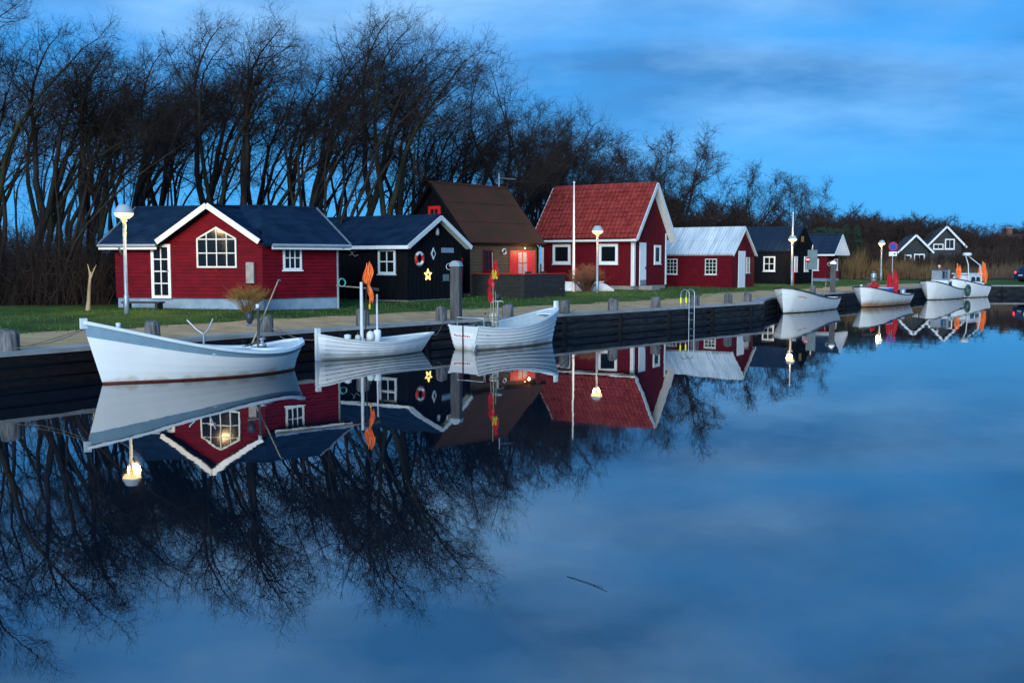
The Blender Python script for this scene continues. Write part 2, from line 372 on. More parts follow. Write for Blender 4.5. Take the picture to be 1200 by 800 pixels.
# mooring bollards along the edge
boll = [(-11.29, 23.19), (-9.08, 26.34), (-6.9, 29.46), (-4.54, 32.36), (-2.22, 34.98), (.05, 37.55), (2.27, 40.06), (4.41, 42.46), (6.53, 44.81), (8.68, 47.2), (10.7, 49.45), (12.2, 51.9), (19.2, 64.5), (25.5, 72.5)]
bm = MB(); vs = []; fs = []; nn = 12
prof = [(.20, -.3), (.205, .1), (.20, .40), (.175, .47), (.10, .505), (0, .512)]
for r, z in prof:
    for j in range(nn):
        a = 2 * math.pi * j / nn; k = 1 + .06 * math.sin(3 * a + 1) + .03 * math.sin(7 * a); vs.append((r * k * math.cos(a), r * k * math.sin(a), z + (.02 * math.sin(a) if z > .4 else 0)))
for i in range(len(prof) - 1):
    for j in range(nn): fs.append((i * nn + j, i * nn + (j + 1) % nn, (i + 1) * nn + (j + 1) % nn, (i + 1) * nn + j))
bm.add(vs, fs, 0, False)
proto = None
near_txt = {0: 'thick weathered wooden bollard with pale streaks holding the rope of the blue striped boat', 1: 'weathered round bollard behind the blue striped boat amidships', 2: 'weathered bollard beside the stern of the blue striped boat',
            3: 'weathered bollard behind the mast of the small clinker boat', 4: 'stout bollard standing against the foot of the tall grey pillar', 5: 'dark bollard behind the clinker boat with red flags', 6: 'pale topped bollard just beyond the high bow of the clinker boat', 9: 'weathered bollard right beside the hoops of the quay ladder', 11: 'dark bollard by the bow of the plain white boat', 12: 'bollard on the quay behind the stern of the plain white boat', 13: 'bollard on the quay behind the rust stained boat'}
for i, (x, y) in enumerate(boll):
    n = QN[min(range(len(QP)), key=lambda k: (QP[k] - Vector((x, y))).length)]
    X, Y = x + n.x * .28, y + n.y * .28
    if proto is None: o = proto = bm.build('mooring_bollard', 'post_wood')
    else: o = proto.copy(); col.objects.link(o)
    o.location = (X, Y, .79); o.rotation_euler = (rq.uniform(-.03, .03), rq.uniform(-.03, .03), rq.uniform(0, 6.3)); s = rq.uniform(.92, 1.08) * (1.1 if i == 0 else 1); o.scale = (s, s, rq.uniform(.92, 1.06))
    tag(o, near_txt.get(i, 'short weathered wooden bollard on the open stretch of quay edge'), 'bollard', 'mooring bollards along the quay edge')

# tall service pillars
def pillar(x, y, label):
    t = thing('service_pillar', (x, y, .8), label, 'pillar', R(-20), 'service pillars on the quay')
    mb = MB(); mb.box(-.17, .17, -.13, .13, 0, 1.93); mb.build('post', 'pillar_wood', t)
    pf = []
    for k in range(9):
        a = math.pi * k / 8; pf.append((-.2 * math.cos(a), -.15, 1.86 + .2 * math.sin(a)))
    MB().prism(pf, (0, .30, 0)).build('cap', 'steel', t)
    MB().box(-.178, -.172, -.12, .12, .15, 1.5).build('side_plate', 'dark_metal', t)
    MB().torus((-.26, 0, 1.85), (1, 0, 0), (0, 0, 1), .11, .016, 14, 6).build('ring', 'steel', t)
    MB().box(.172, .186, -.06, .06, 1.05, 1.2).build('socket', 'dark_metal', t)
pillar(-1.95, 35.75, 'tall dark timber pillar with rounded steel cap near the black hut')
pillar(21.0, 67.1, 'tall timber pillar with rounded cap on the quay beside the dark red hut')

# swim ladder with hoop rails
lad = thing('quay_ladder', (8.0, 46.25, 0), 'galvanised quay ladder with two hoop rails and yellow reflectors', 'ladder', math.atan2(10.3, 9.36))
for k in (-1, 1):
    pts = [(k * .22, -.14, -.4), (k * .22, -.14, 1.35)] + [(k * .22, -.14 + .22 * (1 - math.cos(a)), 1.35 + .22 * math.sin(a)) for a in [math.pi * q / 8 for q in range(1, 9)]] + [(k * .22, .30, .8)]
    rail = MB().tube(pts, .02, 8).build('rail', 'steel', lad)
    MB().lathe([(.035, 0), (.035, .26), (0, .26)], 8, (k * .22, .30, .95)).build('reflector', 'yellow_reflector_glow', rail)
for z in (-.1, .2, .5): MB().tube([(-.22, -.14, z), (.22, -.14, z)], .018, 6).build('rung', 'steel', lad)

# ------------------------------------------------------------------ houses
def siding(mb, O, u, n, wd, z0, ze, zr=None, mode='h', step=.15, mi=0):
    O = Vector(O); u = Vector(u); n = Vector(n); z = Vector((0, 0, 1)); P = lambda s, t, d: O + u * s + z * t + n * d
    half = wd / 2; ins = lambda t: 0 if (zr is None or t <= ze) else (t - ze) / (zr - ze) * half
    if mode == 'h':
        rows = []; t = z0; top = zr or ze
        while t < top - 1e-4:
            t2 = min(t + step, top)
            if t < ze - 1e-4 < t2 - 1e-3: t2 = ze
            rows.append((t, t2)); t = t2
        for a, b in rows:
            i0, i1 = ins(a), ins(b)
            mb.add([P(i0, a, .034), P(wd - i0, a, .034), P(wd - i1, b, .004), P(i1, b, .004), P(i0, a, .0), P(wd - i0, a, .0)], [(0, 1, 2, 3), (4, 5, 1, 0)], mi)
    else:
        topf = lambda s: ze if zr is None else ze + (zr - ze) * (1 - abs(s - half) / half)
        k = max(2, int(round(wd / step / 2)) * 2); st = wd / k
        for q in range(k):
            s0, s1 = q * st, (q + 1) * st; d = .022 if q % 2 else .006
            mb.add([P(s0, z0, d), P(s1, z0, d), P(s1, topf(s1), d), P(s0, topf(s0), d), P(s0, z0, 0), P(s1, z0, 0), P(s1, topf(s1), 0), P(s0, topf(s0), 0)], [(0, 1, 2, 3), (4, 0, 3, 7), (1, 5, 6, 2)], mi)

def window(par, O, u, n, s0, s1, t0, t1, cols, rows, fw=.07, mw=.035, m='white_paint', glass='glass_dark', name='window', kick=0, sill=True):
    mb = MB(); B = lambda *a: mb.pbox(O, u, n, *a)
    B(s0, s0 + fw, t0, t1, -.02, .075); B(s1 - fw, s1, t0, t1, -.02, .075)
    B(s0 + fw, s1 - fw, t1 - fw, t1, -.02, .073); B(s0 + fw, s1 - fw, t0, t0 + fw + kick, -.02, .073)
    a0, a1, b0, b1 = s0 + fw, s1 - fw, t0 + fw + kick, t1 - fw
    for c in range(1, cols): x = a0 + (a1 - a0) * c / cols; B(x - mw / 2, x + mw / 2, b0, b1, .025, .062)
    for r in range(1, rows): y = b0 + (b1 - b0) * r / rows; B(a0, a1, y - mw / 2, y + mw / 2, .025, .060)
    wo = mb.build(name, m, par)
    for c in range(cols):
        for r in range(rows):
            x0 = a0 + (a1 - a0) * c / cols + (mw / 2 if c else 0); x1 = a0 + (a1 - a0) * (c + 1) / cols - (mw / 2 if c < cols - 1 else 0)
            y0 = b0 + (b1 - b0) * r / rows + (mw / 2 if r else 0); y1 = b0 + (b1 - b0) * (r + 1) / rows - (mw / 2 if r < rows - 1 else 0)
            MB().pbox(O, u, n, x0, x1, y0, y1, .026, .034 + random.uniform(0, .003)).build('pane', glass, wo)
    if sill: MB().pbox(O, u, n, s0 - .04, s1 + .04, t0 - .05, t0 - .003, -.01, .11).build('sill', m, wo)
    return wo

def slope(mb, A, B, C, D_, kind, mi=0):      # A,B eave left/right, C,D ridge right/left
    A, B, C, D_ = map(Vector, (A, B, C, D_)); u = B - A; v = D_ - A; W_ = u.length; H_ = v.length; n = u.cross(v).normalized()
    P = lambda s, t, d: A.lerp(B, s).lerp(D_.lerp(C, s), t) + n * d
    th = .10
    mb.hexa([P(0, 0, -th), P(1, 0, -th), P(1, 1, -th), P(0, 1, -th), P(0, 0, -.012), P(1, 0, -.012), P(1, 1, -.012), P(0, 1, -.012)], mi)
    if kind == 'corrugated':
        k = int(W_ / .2) * 4; rows = [0, .5, .5, 1]; vs = []
        for r, t in enumerate(rows):
            for i in range(k + 1): vs.append(P(i / k, t, .035 + .035 * math.sin(i * math.pi / 2) + (.012 if r in (2,) else 0)))
        mb.add(vs, [(r * (k + 1) + i, r * (k + 1) + i + 1, (r + 1) * (k + 1) + i + 1, (r + 1) * (k + 1) + i) for r in (0, 2) for i in range(k)], mi, True)
    elif kind == 'tile':
        cs = max(1, round(W_ / .30)); rs = max(1, round(H_ / .34)); pr = [(0, .05), (.22, .115), (.45, .075), (.7, .005), (1, .05)]
        rt = random.Random(11)
        for r in range(rs):
            for c in range(cs):
                jd = rt.uniform(-.02, .02); vs = []
                for t, lift in ((r / rs - .012, .065), ((r + 1) / rs, .0)):
                    for x, d in pr: vs.append(P((c + x) / cs, t, d + lift + jd))
                for x, d in pr: vs.append(P((c + x) / cs, r / rs - .012, d + .006))
                mb.add(vs, [(q, q + 1, q + 6, q + 5) for q in range(4)], mi, True); mb.add([vs[10 + q] for q in range(5)] + [vs[q] for q in range(5)], [(q, q + 1, q + 6, q + 5) for q in range(4)], mi)
    elif kind == 'felt':
        k = max(2, round(H_ / .5))
        for r in range(k):
            t0, t1 = r / k, (r + 1) / k; vs = [P(0, t0, .010), P(1, t0, .010), P(1, t1, .002), P(0, t1, .002), P(0, t0, -.012), P(1, t0, -.012)]
            mb.add(vs, [(0, 1, 2, 3), (4, 5, 1, 0)], mi)
    elif kind == 'sheet':
        k = int(W_ / .09); rows = [0, .34, .34, .67, .67, 1]; vs = []
        for r, t in enumerate(rows):
            for i in range(k + 1):
                p = P(i / k, t, 0); vs.append(p + n * (.02 + .008 * math.sin(i * math.pi / 2) + (.018 if r in (2, 4) else 0) + .02 * noise.noise(p * 1.3) + .015 * noise.noise(p * 5)))
        mb.add(vs, [(r * (k + 1) + i, r * (k + 1) + i + 1, (r + 1) * (k + 1) + i + 1, (r + 1) * (k + 1) + i) for r in (0, 2, 4) for i in range(k)], mi, True)

def gable_house(name, label, loc, rz, x0, x1, W_, ze, zr, e, ge, wallm, mode, roofm, rkind, trim=None, fascia=True, base=None, step=.15, cat='house', barge_w=.16, ends=(1, 1), base_h=.15):
    t = thing(name, loc, label, cat, rz); L = x1 - x0
    if base: MB().box(x0 + .03, x1 - .03, .03, W_ - .03, -.4, base_h).build('plinth', base, t)
    b = base_h - .01 if base else -.2
    mb = MB(); mb.box(x0, x1, 0, W_, b, ze); mb.prism([(x0, 0, ze), (x0, W_, ze), (x0, W_ / 2, zr)], (L, 0, 0)); mb.build('wall_core', wallm, t)
    mb = MB(); siding(mb, (x0, 0, 0), (1, 0, 0), (0, -1, 0), L, b, ze, None, mode, step); mb.build('front_wall', wallm, t)
    mb = MB(); siding(mb, (x1, 0, 0), (0, 1, 0), (1, 0, 0), W_, b, ze, zr, mode, step); mb.build('gable_wall', wallm, t)
    mb = MB(); siding(mb, (x0, W_, 0), (0, -1, 0), (-1, 0, 0), W_, b, ze, zr, mode, step); mb.build('gable_wall', wallm, t)
    k = (zr - ze) / (W_ / 2); zt = ze - k * e; lift = .12 * math.sqrt(1 + k * k)
    a0, a1 = x0 - ge, x1 + ge
    kd = 'stuff' if rkind == 'tile' else None
    mb = MB(); slope(mb, (a0, -e, zt + lift), (a1, -e, zt + lift), (a1, W_ / 2, zr + lift), (a0, W_ / 2, zr + lift), rkind); mb.build('roof_slope', roofm, t, kd)
    mb = MB(); slope(mb, (a1, W_ + e, zt + lift), (a0, W_ + e, zt + lift), (a0, W_ / 2, zr + lift), (a1, W_ / 2, zr + lift), rkind); mb.build('roof_slope', roofm, t, kd)
    MB().tube([(a0 - .01, W_ / 2, zr + lift + .01), (a1 + .01, W_ / 2, zr + lift + .01)], .075, 8).build('ridge_cap', roofm, t)
    if trim:
        for gx in [q for q, on in ((a0 - .03, ends[0]), (a1 + .03, ends[1])) if on]:
            for yy in (-e - .02, W_ + e + .02):
                dz = .02 + lift - .1
                MB().beam((gx, yy, zt + dz - k * .02), (gx, W_ / 2, zr + dz), .05, barge_w, 0, (0, 0, 1)).build('bargeboard', trim, t)
        for gx0, gx1 in [q for q, on in (((a0, x0 - .03), ends[0]), ((x1 + .03, a1), ends[1])) if on and ge > .25]:
            for yy in (-e, W_ + e):
                dz = lift - .115 * math.sqrt(1 + k * k); MB().prism([(gx0, yy, zt + dz), (gx1, yy, zt + dz), (gx1, W_ / 2, zr + dz), (gx0, W_ / 2, zr + dz)], (0, 0, -.018)).build('soffit', trim, t)
        if fascia:
            MB().box(a0, a1, -e - .035, -e - .003, zt - .05, zt + .10).build('fascia', trim, t)
    return t
# ---- bent red house with the front gable
gz = 1.07
h1 = thing('red_boathouse', (-8.95, 36.9, gz), 'crimson weatherboarded house with arched white window, white gable trim and dark hip-like roof', 'house', R(-11))
bd = Vector((math.cos(R(50.7)), math.sin(R(50.7)), 0)); bn = Vector((bd.y, -bd.x, 0)); LB = 3.09; LA = 5.83; zf = 1.50 - gz; ze = 3.55 - gz; zr = 4.80 - gz
X = Vector((1, 0, 0)); YN = Vector((0, -1, 0)); O0 = Vector((0, 0, 0)); OA = Vector((-LA, 0, 0)); DEP = 4.4
mb = MB(); mb.prism([(-LA + .04, .04, -.4), (-.02, .04, -.4), tuple(bd * (LB - .04) - bn * .04 + Vector((0, 0, -.4))), tuple(bd * (LB - .04) - bn * (DEP - .1) + Vector((0, 0, -.4))), (-2.08, DEP - .1, -.4), (-LA + .04, DEP - .1, -.4)], (0, 0, zf + .4)); mb.build('foundation', 'foundation', h1)
mb = MB(); mb.prism([(-LA, .01, zf), (0, .01, zf), tuple(bd * LB - bn * .01 + Vector((0, 0, zf))), tuple(bd * LB - bn * DEP + Vector((0, 0, zf))), (-2.08, DEP, zf), (-LA, DEP, zf)], (0, 0, ze - zf))
mb.prism([(-LA + .001, 0.01, ze), (-LA + .001, DEP, ze), (-LA + .001, DEP / 2, zr - .1)], (.2, 0, 0))
q0 = bd * LB; mb.prism([q0 - bn * .01 + Vector((0, 0, ze)), q0 - bn * DEP + Vector((0, 0, ze)), q0 - bn * DEP / 2 + Vector((0, 0, zr - .1))], bd * -.2); mb.build('wall_core', 'red_paint', h1)
mb = MB(); siding(mb, OA, X, YN, LA, zf, ze, None, 'h', .13); mb.build('front_wall', 'red_paint', h1)
GX0, GX1, GXC, GZ = -3.72, -.12, -1.95, 4.72 - gz
mb = MB(); siding(mb, (GX0, 0, 0), X, YN, GX1 - GX0, ze, ze + .001, GZ, 'h', .13); mb.prism([(GX0, .002, ze), (GX1, .002, ze), ((GX0 + GX1) / 2, .002, GZ)], (0, 2, 0)); mb.build('gable_wall', 'red_paint', h1)
mb = MB(); siding(mb, O0, bd, bn, LB, zf, ze, None, 'h', .13); mb.build('wing_wall', 'red_paint', h1)
mb = MB(); siding(mb, (-LA, DEP, 0), (0, -1, 0), (-1, 0, 0), DEP, zf, ze, zr - .1, 'h', .13); mb.build('end_wall', 'red_paint', h1)
mb = MB(); siding(mb, bd * LB, -bn, bd, DEP, zf, ze, zr - .1, 'h', .13); mb.build('end_wall', 'red_paint', h1)
# roofs: two slopes each over both arms; hip along the bend
ov = .38; k = (zr - ze) / (DEP / 2); zt = ze - k * ov; lf = .11
bis = (YN + bn).normalized(); ch = 1 / bis.dot(YN)
cE = bis * (ov * ch) + Vector((0, 0, zt + lf)); cR = -bis * (DEP / 2 * ch) + Vector((0, 0, zr + lf)); cB = -bis * ((DEP + ov) * ch) + Vector((0, 0, zt + lf))
lE = Vector((-LA - .42, -ov, zt + lf)); lR = Vector((-LA - .42, DEP / 2, zr + lf)); lB = Vector((-LA - .42, DEP + ov, zt + lf))
rr = bd * (LB + .30); rE = rr + bn * ov + Vector((0, 0, zt + lf)); rR = rr - bn * DEP / 2 + Vector((0, 0, zr + lf)); rB = rr - bn * (DEP + ov) + Vector((0, 0, zt + lf))
xg = GX0 - .16; lift_at = lambda y: zt + lf + k * (y + ov)
e1 = Vector((xg, -ov, zt + lf)); r1 = Vector((xg, DEP / 2, zr + lf)); up1 = Vector((xg, .62, lift_at(.62))); hp = cE.lerp(cR, (.62 + ov) / (DEP / 2 + ov))
for nm, a, b, c, d in (('roof_slope', lE, e1, r1, lR), ('roof_slope', up1, hp, cR, r1), ('roof_slope', cE, rE, rR, cR), ('roof_slope', cB, lB, lR, cR), ('roof_slope', rB, cB, cR, rR)):
    mb = MB(); slope(mb, a, b, c, d, 'felt'); mb.build(nm, 'roof_felt', h1)
gov = .42; gk = (GZ - ze) / ((GX1 - GX0) / 2); gxc = (GX0 + GX1) / 2; gl = .10; eo = .16
zE = ze - gk * eo + gl + .03; zR = GZ + gl + .04
gyb = DEP / 2 + .05
for sgn, xe in ((-1, GX0 - eo), (1, GX1 + eo)):
    a = Vector((xe, -gov, zE)); r = Vector((gxc, -gov, zR)); rb = Vector((gxc, gyb, zR)); ab = Vector((xe, .55, zE))
    mb = MB()
    if sgn < 0: slope(mb, ab, a, r, rb, 'felt')
    else: slope(mb, a, ab, rb, r, 'felt')
    mb.build('gable_roof', 'roof_felt', h1)
    MB().beam((xe - .03 * -sgn, -gov - .03, zE - .03 - .02), (gxc, -gov - .03, zR - .03), .05, .19).build('bargeboard', 'white_paint', h1)
MB().tube([(gxc, -gov, zR + .01), (gxc, gyb, zR + .01)], .05, 6).build('ridge_cap', 'roof_felt', h1)
MB().tube([lR + Vector((0, 0, .02)), cR + Vector((0, 0, .02)), rR + Vector((0, 0, .02))], .05, 6).build('ridge_cap', 'roof_felt', h1)
MB().beam(lE + Vector((-.02, 0, .02)), lR + Vector((-.02, 0, .02)), .04, .07).build('verge_trim', 'zinc', h1)
MB().beam(rE + bd * .02 + Vector((0, 0, .02)), rR + bd * .02 + Vector((0, 0, .02)), .04, .07).build('verge_trim', 'zinc', h1)
g0 = lE + Vector((0, -.07, -.04)); g1 = Vector((GX0 - eo - .05, -ov - .07, zt + lf - .04))
MB().tube([g0, g1], .06, 8).build('gutter', 'zinc', h1)
MB().beam(g0 + Vector((0, .055, -.08)), g1 + Vector((0, .055, -.08)), .03, .12).build('fascia', 'white_paint', h1)
cs_ = cE + bn * .07 + bd * .35 + Vector((0, 0, -.04)); ce_ = rE + bn * .07 + Vector((0, 0, -.04))
MB().tube([cs_, ce_], .06, 8).build('gutter', 'zinc', h1)
MB().beam(cs_ - bn * .055 + Vector((0, 0, -.08)), ce_ - bn * .055 + Vector((0, 0, -.08)), .03, .12).build('fascia', 'white_paint', h1)
MB().tube([g0 + Vector((.85, 0, -.05)), g0 + Vector((.85, .2, -.35)), (-LA + .42, -.09, ze - .45), (-LA + .42, -.09, -.02)], .045, 8).build('downpipe', 'zinc', h1)
dq = bd * (LB - .08) + bn * .09
MB().tube([ce_ - bd * .35 + Vector((0, 0, -.05)), dq + Vector((0, 0, ze - .3)), dq + Vector((0, 0, -.02))], .045, 8).build('downpipe', 'zinc', h1)
dr = window(h1, O0, X, YN, -4.36, -3.58, zf - .02, 3.46 - gz, 2, 4, .11, .04, 'white_paint', name='door', sill=False)
MB().tube([(-3.66, -.08, 1.42), (-3.66, -.13, 1.42), (-3.76, -.13, 1.42)], .014, 6).build('door_handle', 'dark_metal', dr)
# arched (pointed) window, four columns
s0, s1, b0, sh, ap = -2.54, -.98, 2.60 - gz, 3.66 - gz, 4.08 - gz; fw = .06; mb = MB(); topz = lambda s: sh + (ap - sh) * (1 - abs(s - (s0 + s1) / 2) / ((s1 - s0) / 2))
mb.pbox(O0, X, YN, s0, s0 + fw, b0, sh, -.02, .075); mb.pbox(O0, X, YN, s1 - fw, s1, b0, sh, -.02, .075); mb.pbox(O0, X, YN, s0 + fw, s1 - fw, b0, b0 + fw, -.02, .073)
sm = (s0 + s1) / 2
mb.prism([(s0, .02, sh), (sm, .02, ap), (sm, .02, ap - fw * 1.2), (s0 + fw, .02, sh - .02), (s0, .02, sh - .03)], (0, -.095, 0)); mb.prism([(s1, .02, sh), (s1, .02, sh - .03), (s1 - fw, .02, sh - .02), (sm, .02, ap - fw * 1.2), (sm, .02, ap)], (0, -.095, 0))
cw = (s1 - s0) / 4; rows = [b0, b0 + (sh - b0) * .5, sh - .03]
for c in (1, 2, 3): x = s0 + cw * c; mb.pbox(O0, X, YN, x - .018, x + .018, b0 + fw, topz(x) - fw, .025, .062)
for y in rows[1:]: mb.pbox(O0, X, YN, s0 + fw, s1 - fw, y - .018, y + .018, .025, .060)
aw = mb.build('window', 'cream_trim', h1)
for c in range(4):
    for r in range(2): MB().pbox(O0, X, YN, s0 + cw * c + .02, s0 + cw * (c + 1) - .02, rows[r] + .02, rows[r + 1] - .02, .026, .034 + .001 * c).build('pane', 'glass_dark', aw)
    xa, xb = s0 + cw * c + .02, s0 + cw * (c + 1) - .02
    MB().prism([(xa, -.026, rows[2] + .02), (xb, -.026, rows[2] + .02), (xb, -.026, max(topz(xb) - .05, rows[2] + .03)), (xa, -.026, max(topz(xa) - .05, rows[2] + .03))], (0, -.009, 0)).build('pane', 'glass_dark', aw)
window(h1, O0, bd, bn, .78, 1.52, 2.52 - gz, 3.40 - gz, 3, 2, .07, .035)
MB().pbox(O0, X, YN, -.60, -.30, 2.05 - gz, 2.80 - gz, .0, .14).build('meter_box', 'stone_plinth', h1)

# ---- black hut with the life ring
gz = 1.10
h2 = gable_house('black_hut', 'small black tarred hut with white gable boards, life ring and glowing star', (-4.47, 44.0, gz), R(-32), -7, 0, 4.0, 3.60 - gz, 4.70 - gz, .35, .32, 'tar_black', 'v', 'roof_felt', 'felt', 'white_paint', base='stone_plinth', step=.14, barge_w=.19, base_h=.08)
window(h2, O0, X, YN, -1.58, -.62, 2.28 - gz, 3.36 - gz, 2, 2, .10, .05)
GO = Vector((0, 0, 0)); GU = Vector((0, 1, 0)); GN = Vector((1, 0, 0))
MB().pbox(GO, GU, GN, 2.42, 3.35, 3.22 - gz, 3.44 - gz, .02, .05).build('name_board', 'zinc', h2)
MB().pbox(GO, GU, GN, 2.45, 3.25, .1, 3.08 - gz, .022, .05).build('door', 'tar_black', h2)
MB().pbox(GO, GU, GN, 2.5, 2.95, 1.95 - gz, 2.25 - gz, .05, .065).build('notice', 'sign_board', h2)
MB().lathe([(0, .0), (.07, .0), (.085, .12), (.06, .30), (0, .32)], 10, (.12, 2.0, 3.98 - gz)).build('wall_lamp', 'lamp_shade', h2)
MB().prism([(.024, 1.63, 3.17 - gz), (.024, 1.80, 2.90 - gz), (.024, 1.97, 3.17 - gz), (.024, 1.80, 3.44 - gz)], (.03, 0, 0)).build('diamond_plaque', 'white_paint', h2)
MB().prism([(.056, 1.71, 3.17 - gz), (.056, 1.80, 3.03 - gz), (.056, 1.89, 3.17 - gz), (.056, 1.80, 3.31 - gz)], (.01, 0, 0)).build('diamond_plaque', 'tar_black', h2)
an = MB()
for k in range(2): an.tube([(-2.7 + k * -.35, -.05, 3.12 - gz), (-2.85 + k * -.3, -.12, 3.05 - gz + k * .04), (-3.0 + k * .05, -.14, 3.2 - gz), (-2.62 - k * .55, -.15, 3.34 - gz)], [.02, .025, .02, .006], 6)
an.build('antler', 'zinc', h2)
def world_of(o, p):
    c, s = math.cos(o.rotation_euler.z), math.sin(o.rotation_euler.z); return Vector((o.location.x + c * p[0] - s * p[1], o.location.y + s * p[0] + c * p[1], o.location.z + p[2]))
t = thing('life_ring', world_of(h2, (.09, .72, 2.95 - gz)), 'white life ring with red bands hung on the black gable', 'life ring', R(-32))
MB().torus((0, 0, 0), (0, 1, 0), (0, 0, 1), .25, .07, 24, 8, lambda a: 1 if (a % .5) < .09 or (a % .5) > .41 else 0).build('ring', ['white_paint', 'sign_red'], t)
t.rotation_euler.x = 0
MB().torus((.0, 0, -.02), (0, 1, 0), (0, 0, 1), .335, .010, 24, 5).build('grab_line', 'rope', t)
ps = []
for k in range(10): a = math.pi / 2 + k * math.pi / 5; rr_ = .26 if k % 2 == 0 else .115; ps.append((0, rr_ * math.cos(a), rr_ * math.sin(a)))
t = thing('lit_star', world_of(h2, (.05, 1.38, 2.24 - gz)), 'glowing golden star of small lights on the black gable wall', 'star light', R(-32))
mb = MB()
for a, b in zip(ps, ps[1:] + ps[:1]): mb.tube([a, b], .022, 6)
mb.build('light_tube', 'star_light', t)
mb = MB()
for k in range(5): a = math.pi / 2 + k * 2 * math.pi / 5; mb.tube([(0.01, .06 * math.cos(a), .06 * math.sin(a)), (.01, .20 * math.cos(a), .20 * math.sin(a))], .018, 6)
mb.build('light_spoke', 'star_light', t)
MB().tube([(-.03, 0, 0), (.01, 0, 0)], .07, 8).build('mount', 'dark_metal', t)

# ---- brown-roofed cottage with red shutters
gz = 1.12
h3 = gable_house('brown_roof_cottage', 'black cottage with mossy brown roof and bright red shutters', (-2.12, 50.78, gz), R(50), 0, 5.3, 4.7, 3.98 - gz, 6.62 - gz, .36, .32, 'tar_black', 'v', 'roof_moss', 'sheet', 'tar_black', fascia=False, base='stone_plinth', barge_w=.14)
mb = MB(); siding(mb, (.02, -.024, 0), X, YN, 5.26, .1, 3.98 - gz, None, 'h', .16); mb.build('board_cladding', 'wood_wall', h3)
OF = Vector((0, -.024, 0))
wd_ = window(h3, OF, X, YN, 3.62, 4.54, 2.10 - gz, 3.40 - gz, 2, 2, .08, .04, 'red_shutter', 'pane_lit_grey')
for a, b in ((3.05, 3.60), (4.56, 5.10)): MB().pbox(OF, X, YN, a, b, 2.10 - gz, 3.40 - gz, .02, .06).build('shutter', 'red_shutter', wd_)
window(h3, OF, X, YN, .98, 1.68, 2.30 - gz, 3.40 - gz, 2, 2, .09, .04, 'red_paint', 'glass_dark')
GL = Vector((0, 4.7, 0)); UL = Vector((0, -1, 0)); NL = Vector((-1, 0, 0))
window(h3, GL, UL, NL, 1.95, 2.80, 4.75 - gz, 5.62 - gz, 2, 2, .16, .05, 'red_shutter', 'glass_dark')
MB().pbox(GL, UL, NL, 3.55, 4.30, .12, 3.02 - gz, .022, .07).build('door', 'red_shutter', h3)
MB().torus((2.6, -.07, 3.33 - gz), (1, 0, 0), (0, 0, 1), .14, .04, 16, 6, lambda a: 1 if (a % .5) < .12 else 0).build('porthole_ring', ['white_paint', 'sign_red'], h3)
mb = MB(); mb.tube([(5.0, 2.35, 6.4 - gz), (5.0, 2.35, 7.6 - gz)], .03, 6)
mb.build('chimney_pipe', 'zinc', h3)
mb = MB(); mb.tube([(5.0, 2.35, 7.35 - gz), (6.0, 2.0, 7.3 - gz)], .012, 5); [mb.tube([(5.2 + q * .15, 2.28 - q * .05 - .25, 7.34 - gz - q * .01), (5.2 + q * .15, 2.28 - q * .05 + .25, 7.34 - gz - q * .01)], .006, 4) for q in range(5)]; mb.build('antenna', 'zinc', h3)
# lamps under the eave
for x in (4.05,):
    lp = MB().lathe([(0, -.045), (.03, -.04), (.035, 0), (.02, .03), (0, .035)], 8, (x, -.26, 3.52 - gz)).build('eave_lamp', 'eave_bulb', h3)
    MB().tube([(x, -.26, 3.55 - gz), (x, -.26, 3.80 - gz)], .012, 5).build('bracket', 'dark_metal', lp)
    ld = bpy.data.lights.new('eave_light', 'POINT'); ld.energy = 4 if x < 2 else 9; ld.color = (1, .62, .28); ld.shadow_soft_size = .05
    lo = bpy.data.objects.new('eave_light', ld); col.objects.link(lo); lo.parent = h3; lo.location = (x, -.55, 3.30 - gz)

# terrace fence of horizontal boards
t = thing('terrace_fence', (.52, 48.6, 1.1), 'dark board fence with red top rail round the cottage terrace', 'fence', 0)
def panel(a, b, label):
    a = Vector(a); b = Vector(b); d = (b - a).normalized(); L = (b - a).length
    for r in range(6): z = .10 + r * .185; MB().beam(a + Vector((0, 0, z)) + d * .04, b + Vector((0, 0, z)) - d * .04, .03 + .016 * (r % 2), .178).build('board', 'fence_wood', t)
    for q in range(int(L / 1.6) + 1):
        p = a + d * min(L, q * 1.6 + .02) + Vector((-.05, .06, 0)); MB().box(p.x - .045, p.x + .045, p.y - .045, p.y + .045, -.2, 1.08).build('post', 'fence_wood', t)
    MB().beam(a + Vector((0, 0, 1.135)) - d * .03, b + Vector((0, 0, 1.135)), .11, .035).build('top_rail', 'red_shutter', t)
panel((-2.45, 2.06, 0), (0, 0, 0), ''); panel((.03, .03, 0), (2.14, 2.6, 0), '')
# terrace furniture glimpsed over the rail: two covered chairs
for k, (x, y) in enumerate(((1.0, 51.4), (1.75, 52.1))):
    c = thing('terrace_chair', (x, y, 1.12), ['dark wooden terrace chair beneath the red shutters', 'dark wooden terrace chair at the far end of the fence'][k], 'chair', R(50))
    MB().box(-.25, .25, -.25, .25, .42, .47).build('seat', 'fence_wood', c); MB().box(-.25, .25, .21, .25, .47, 1.2).build('backrest', 'fence_wood', c)
    for a in (-1, 1):
        for b in (-1, 1): MB().box(a * .22 - .025, a * .22 + .025, b * .22 - .025, b * .22 + .025, -.05, .418).build('leg', 'fence_wood', c)

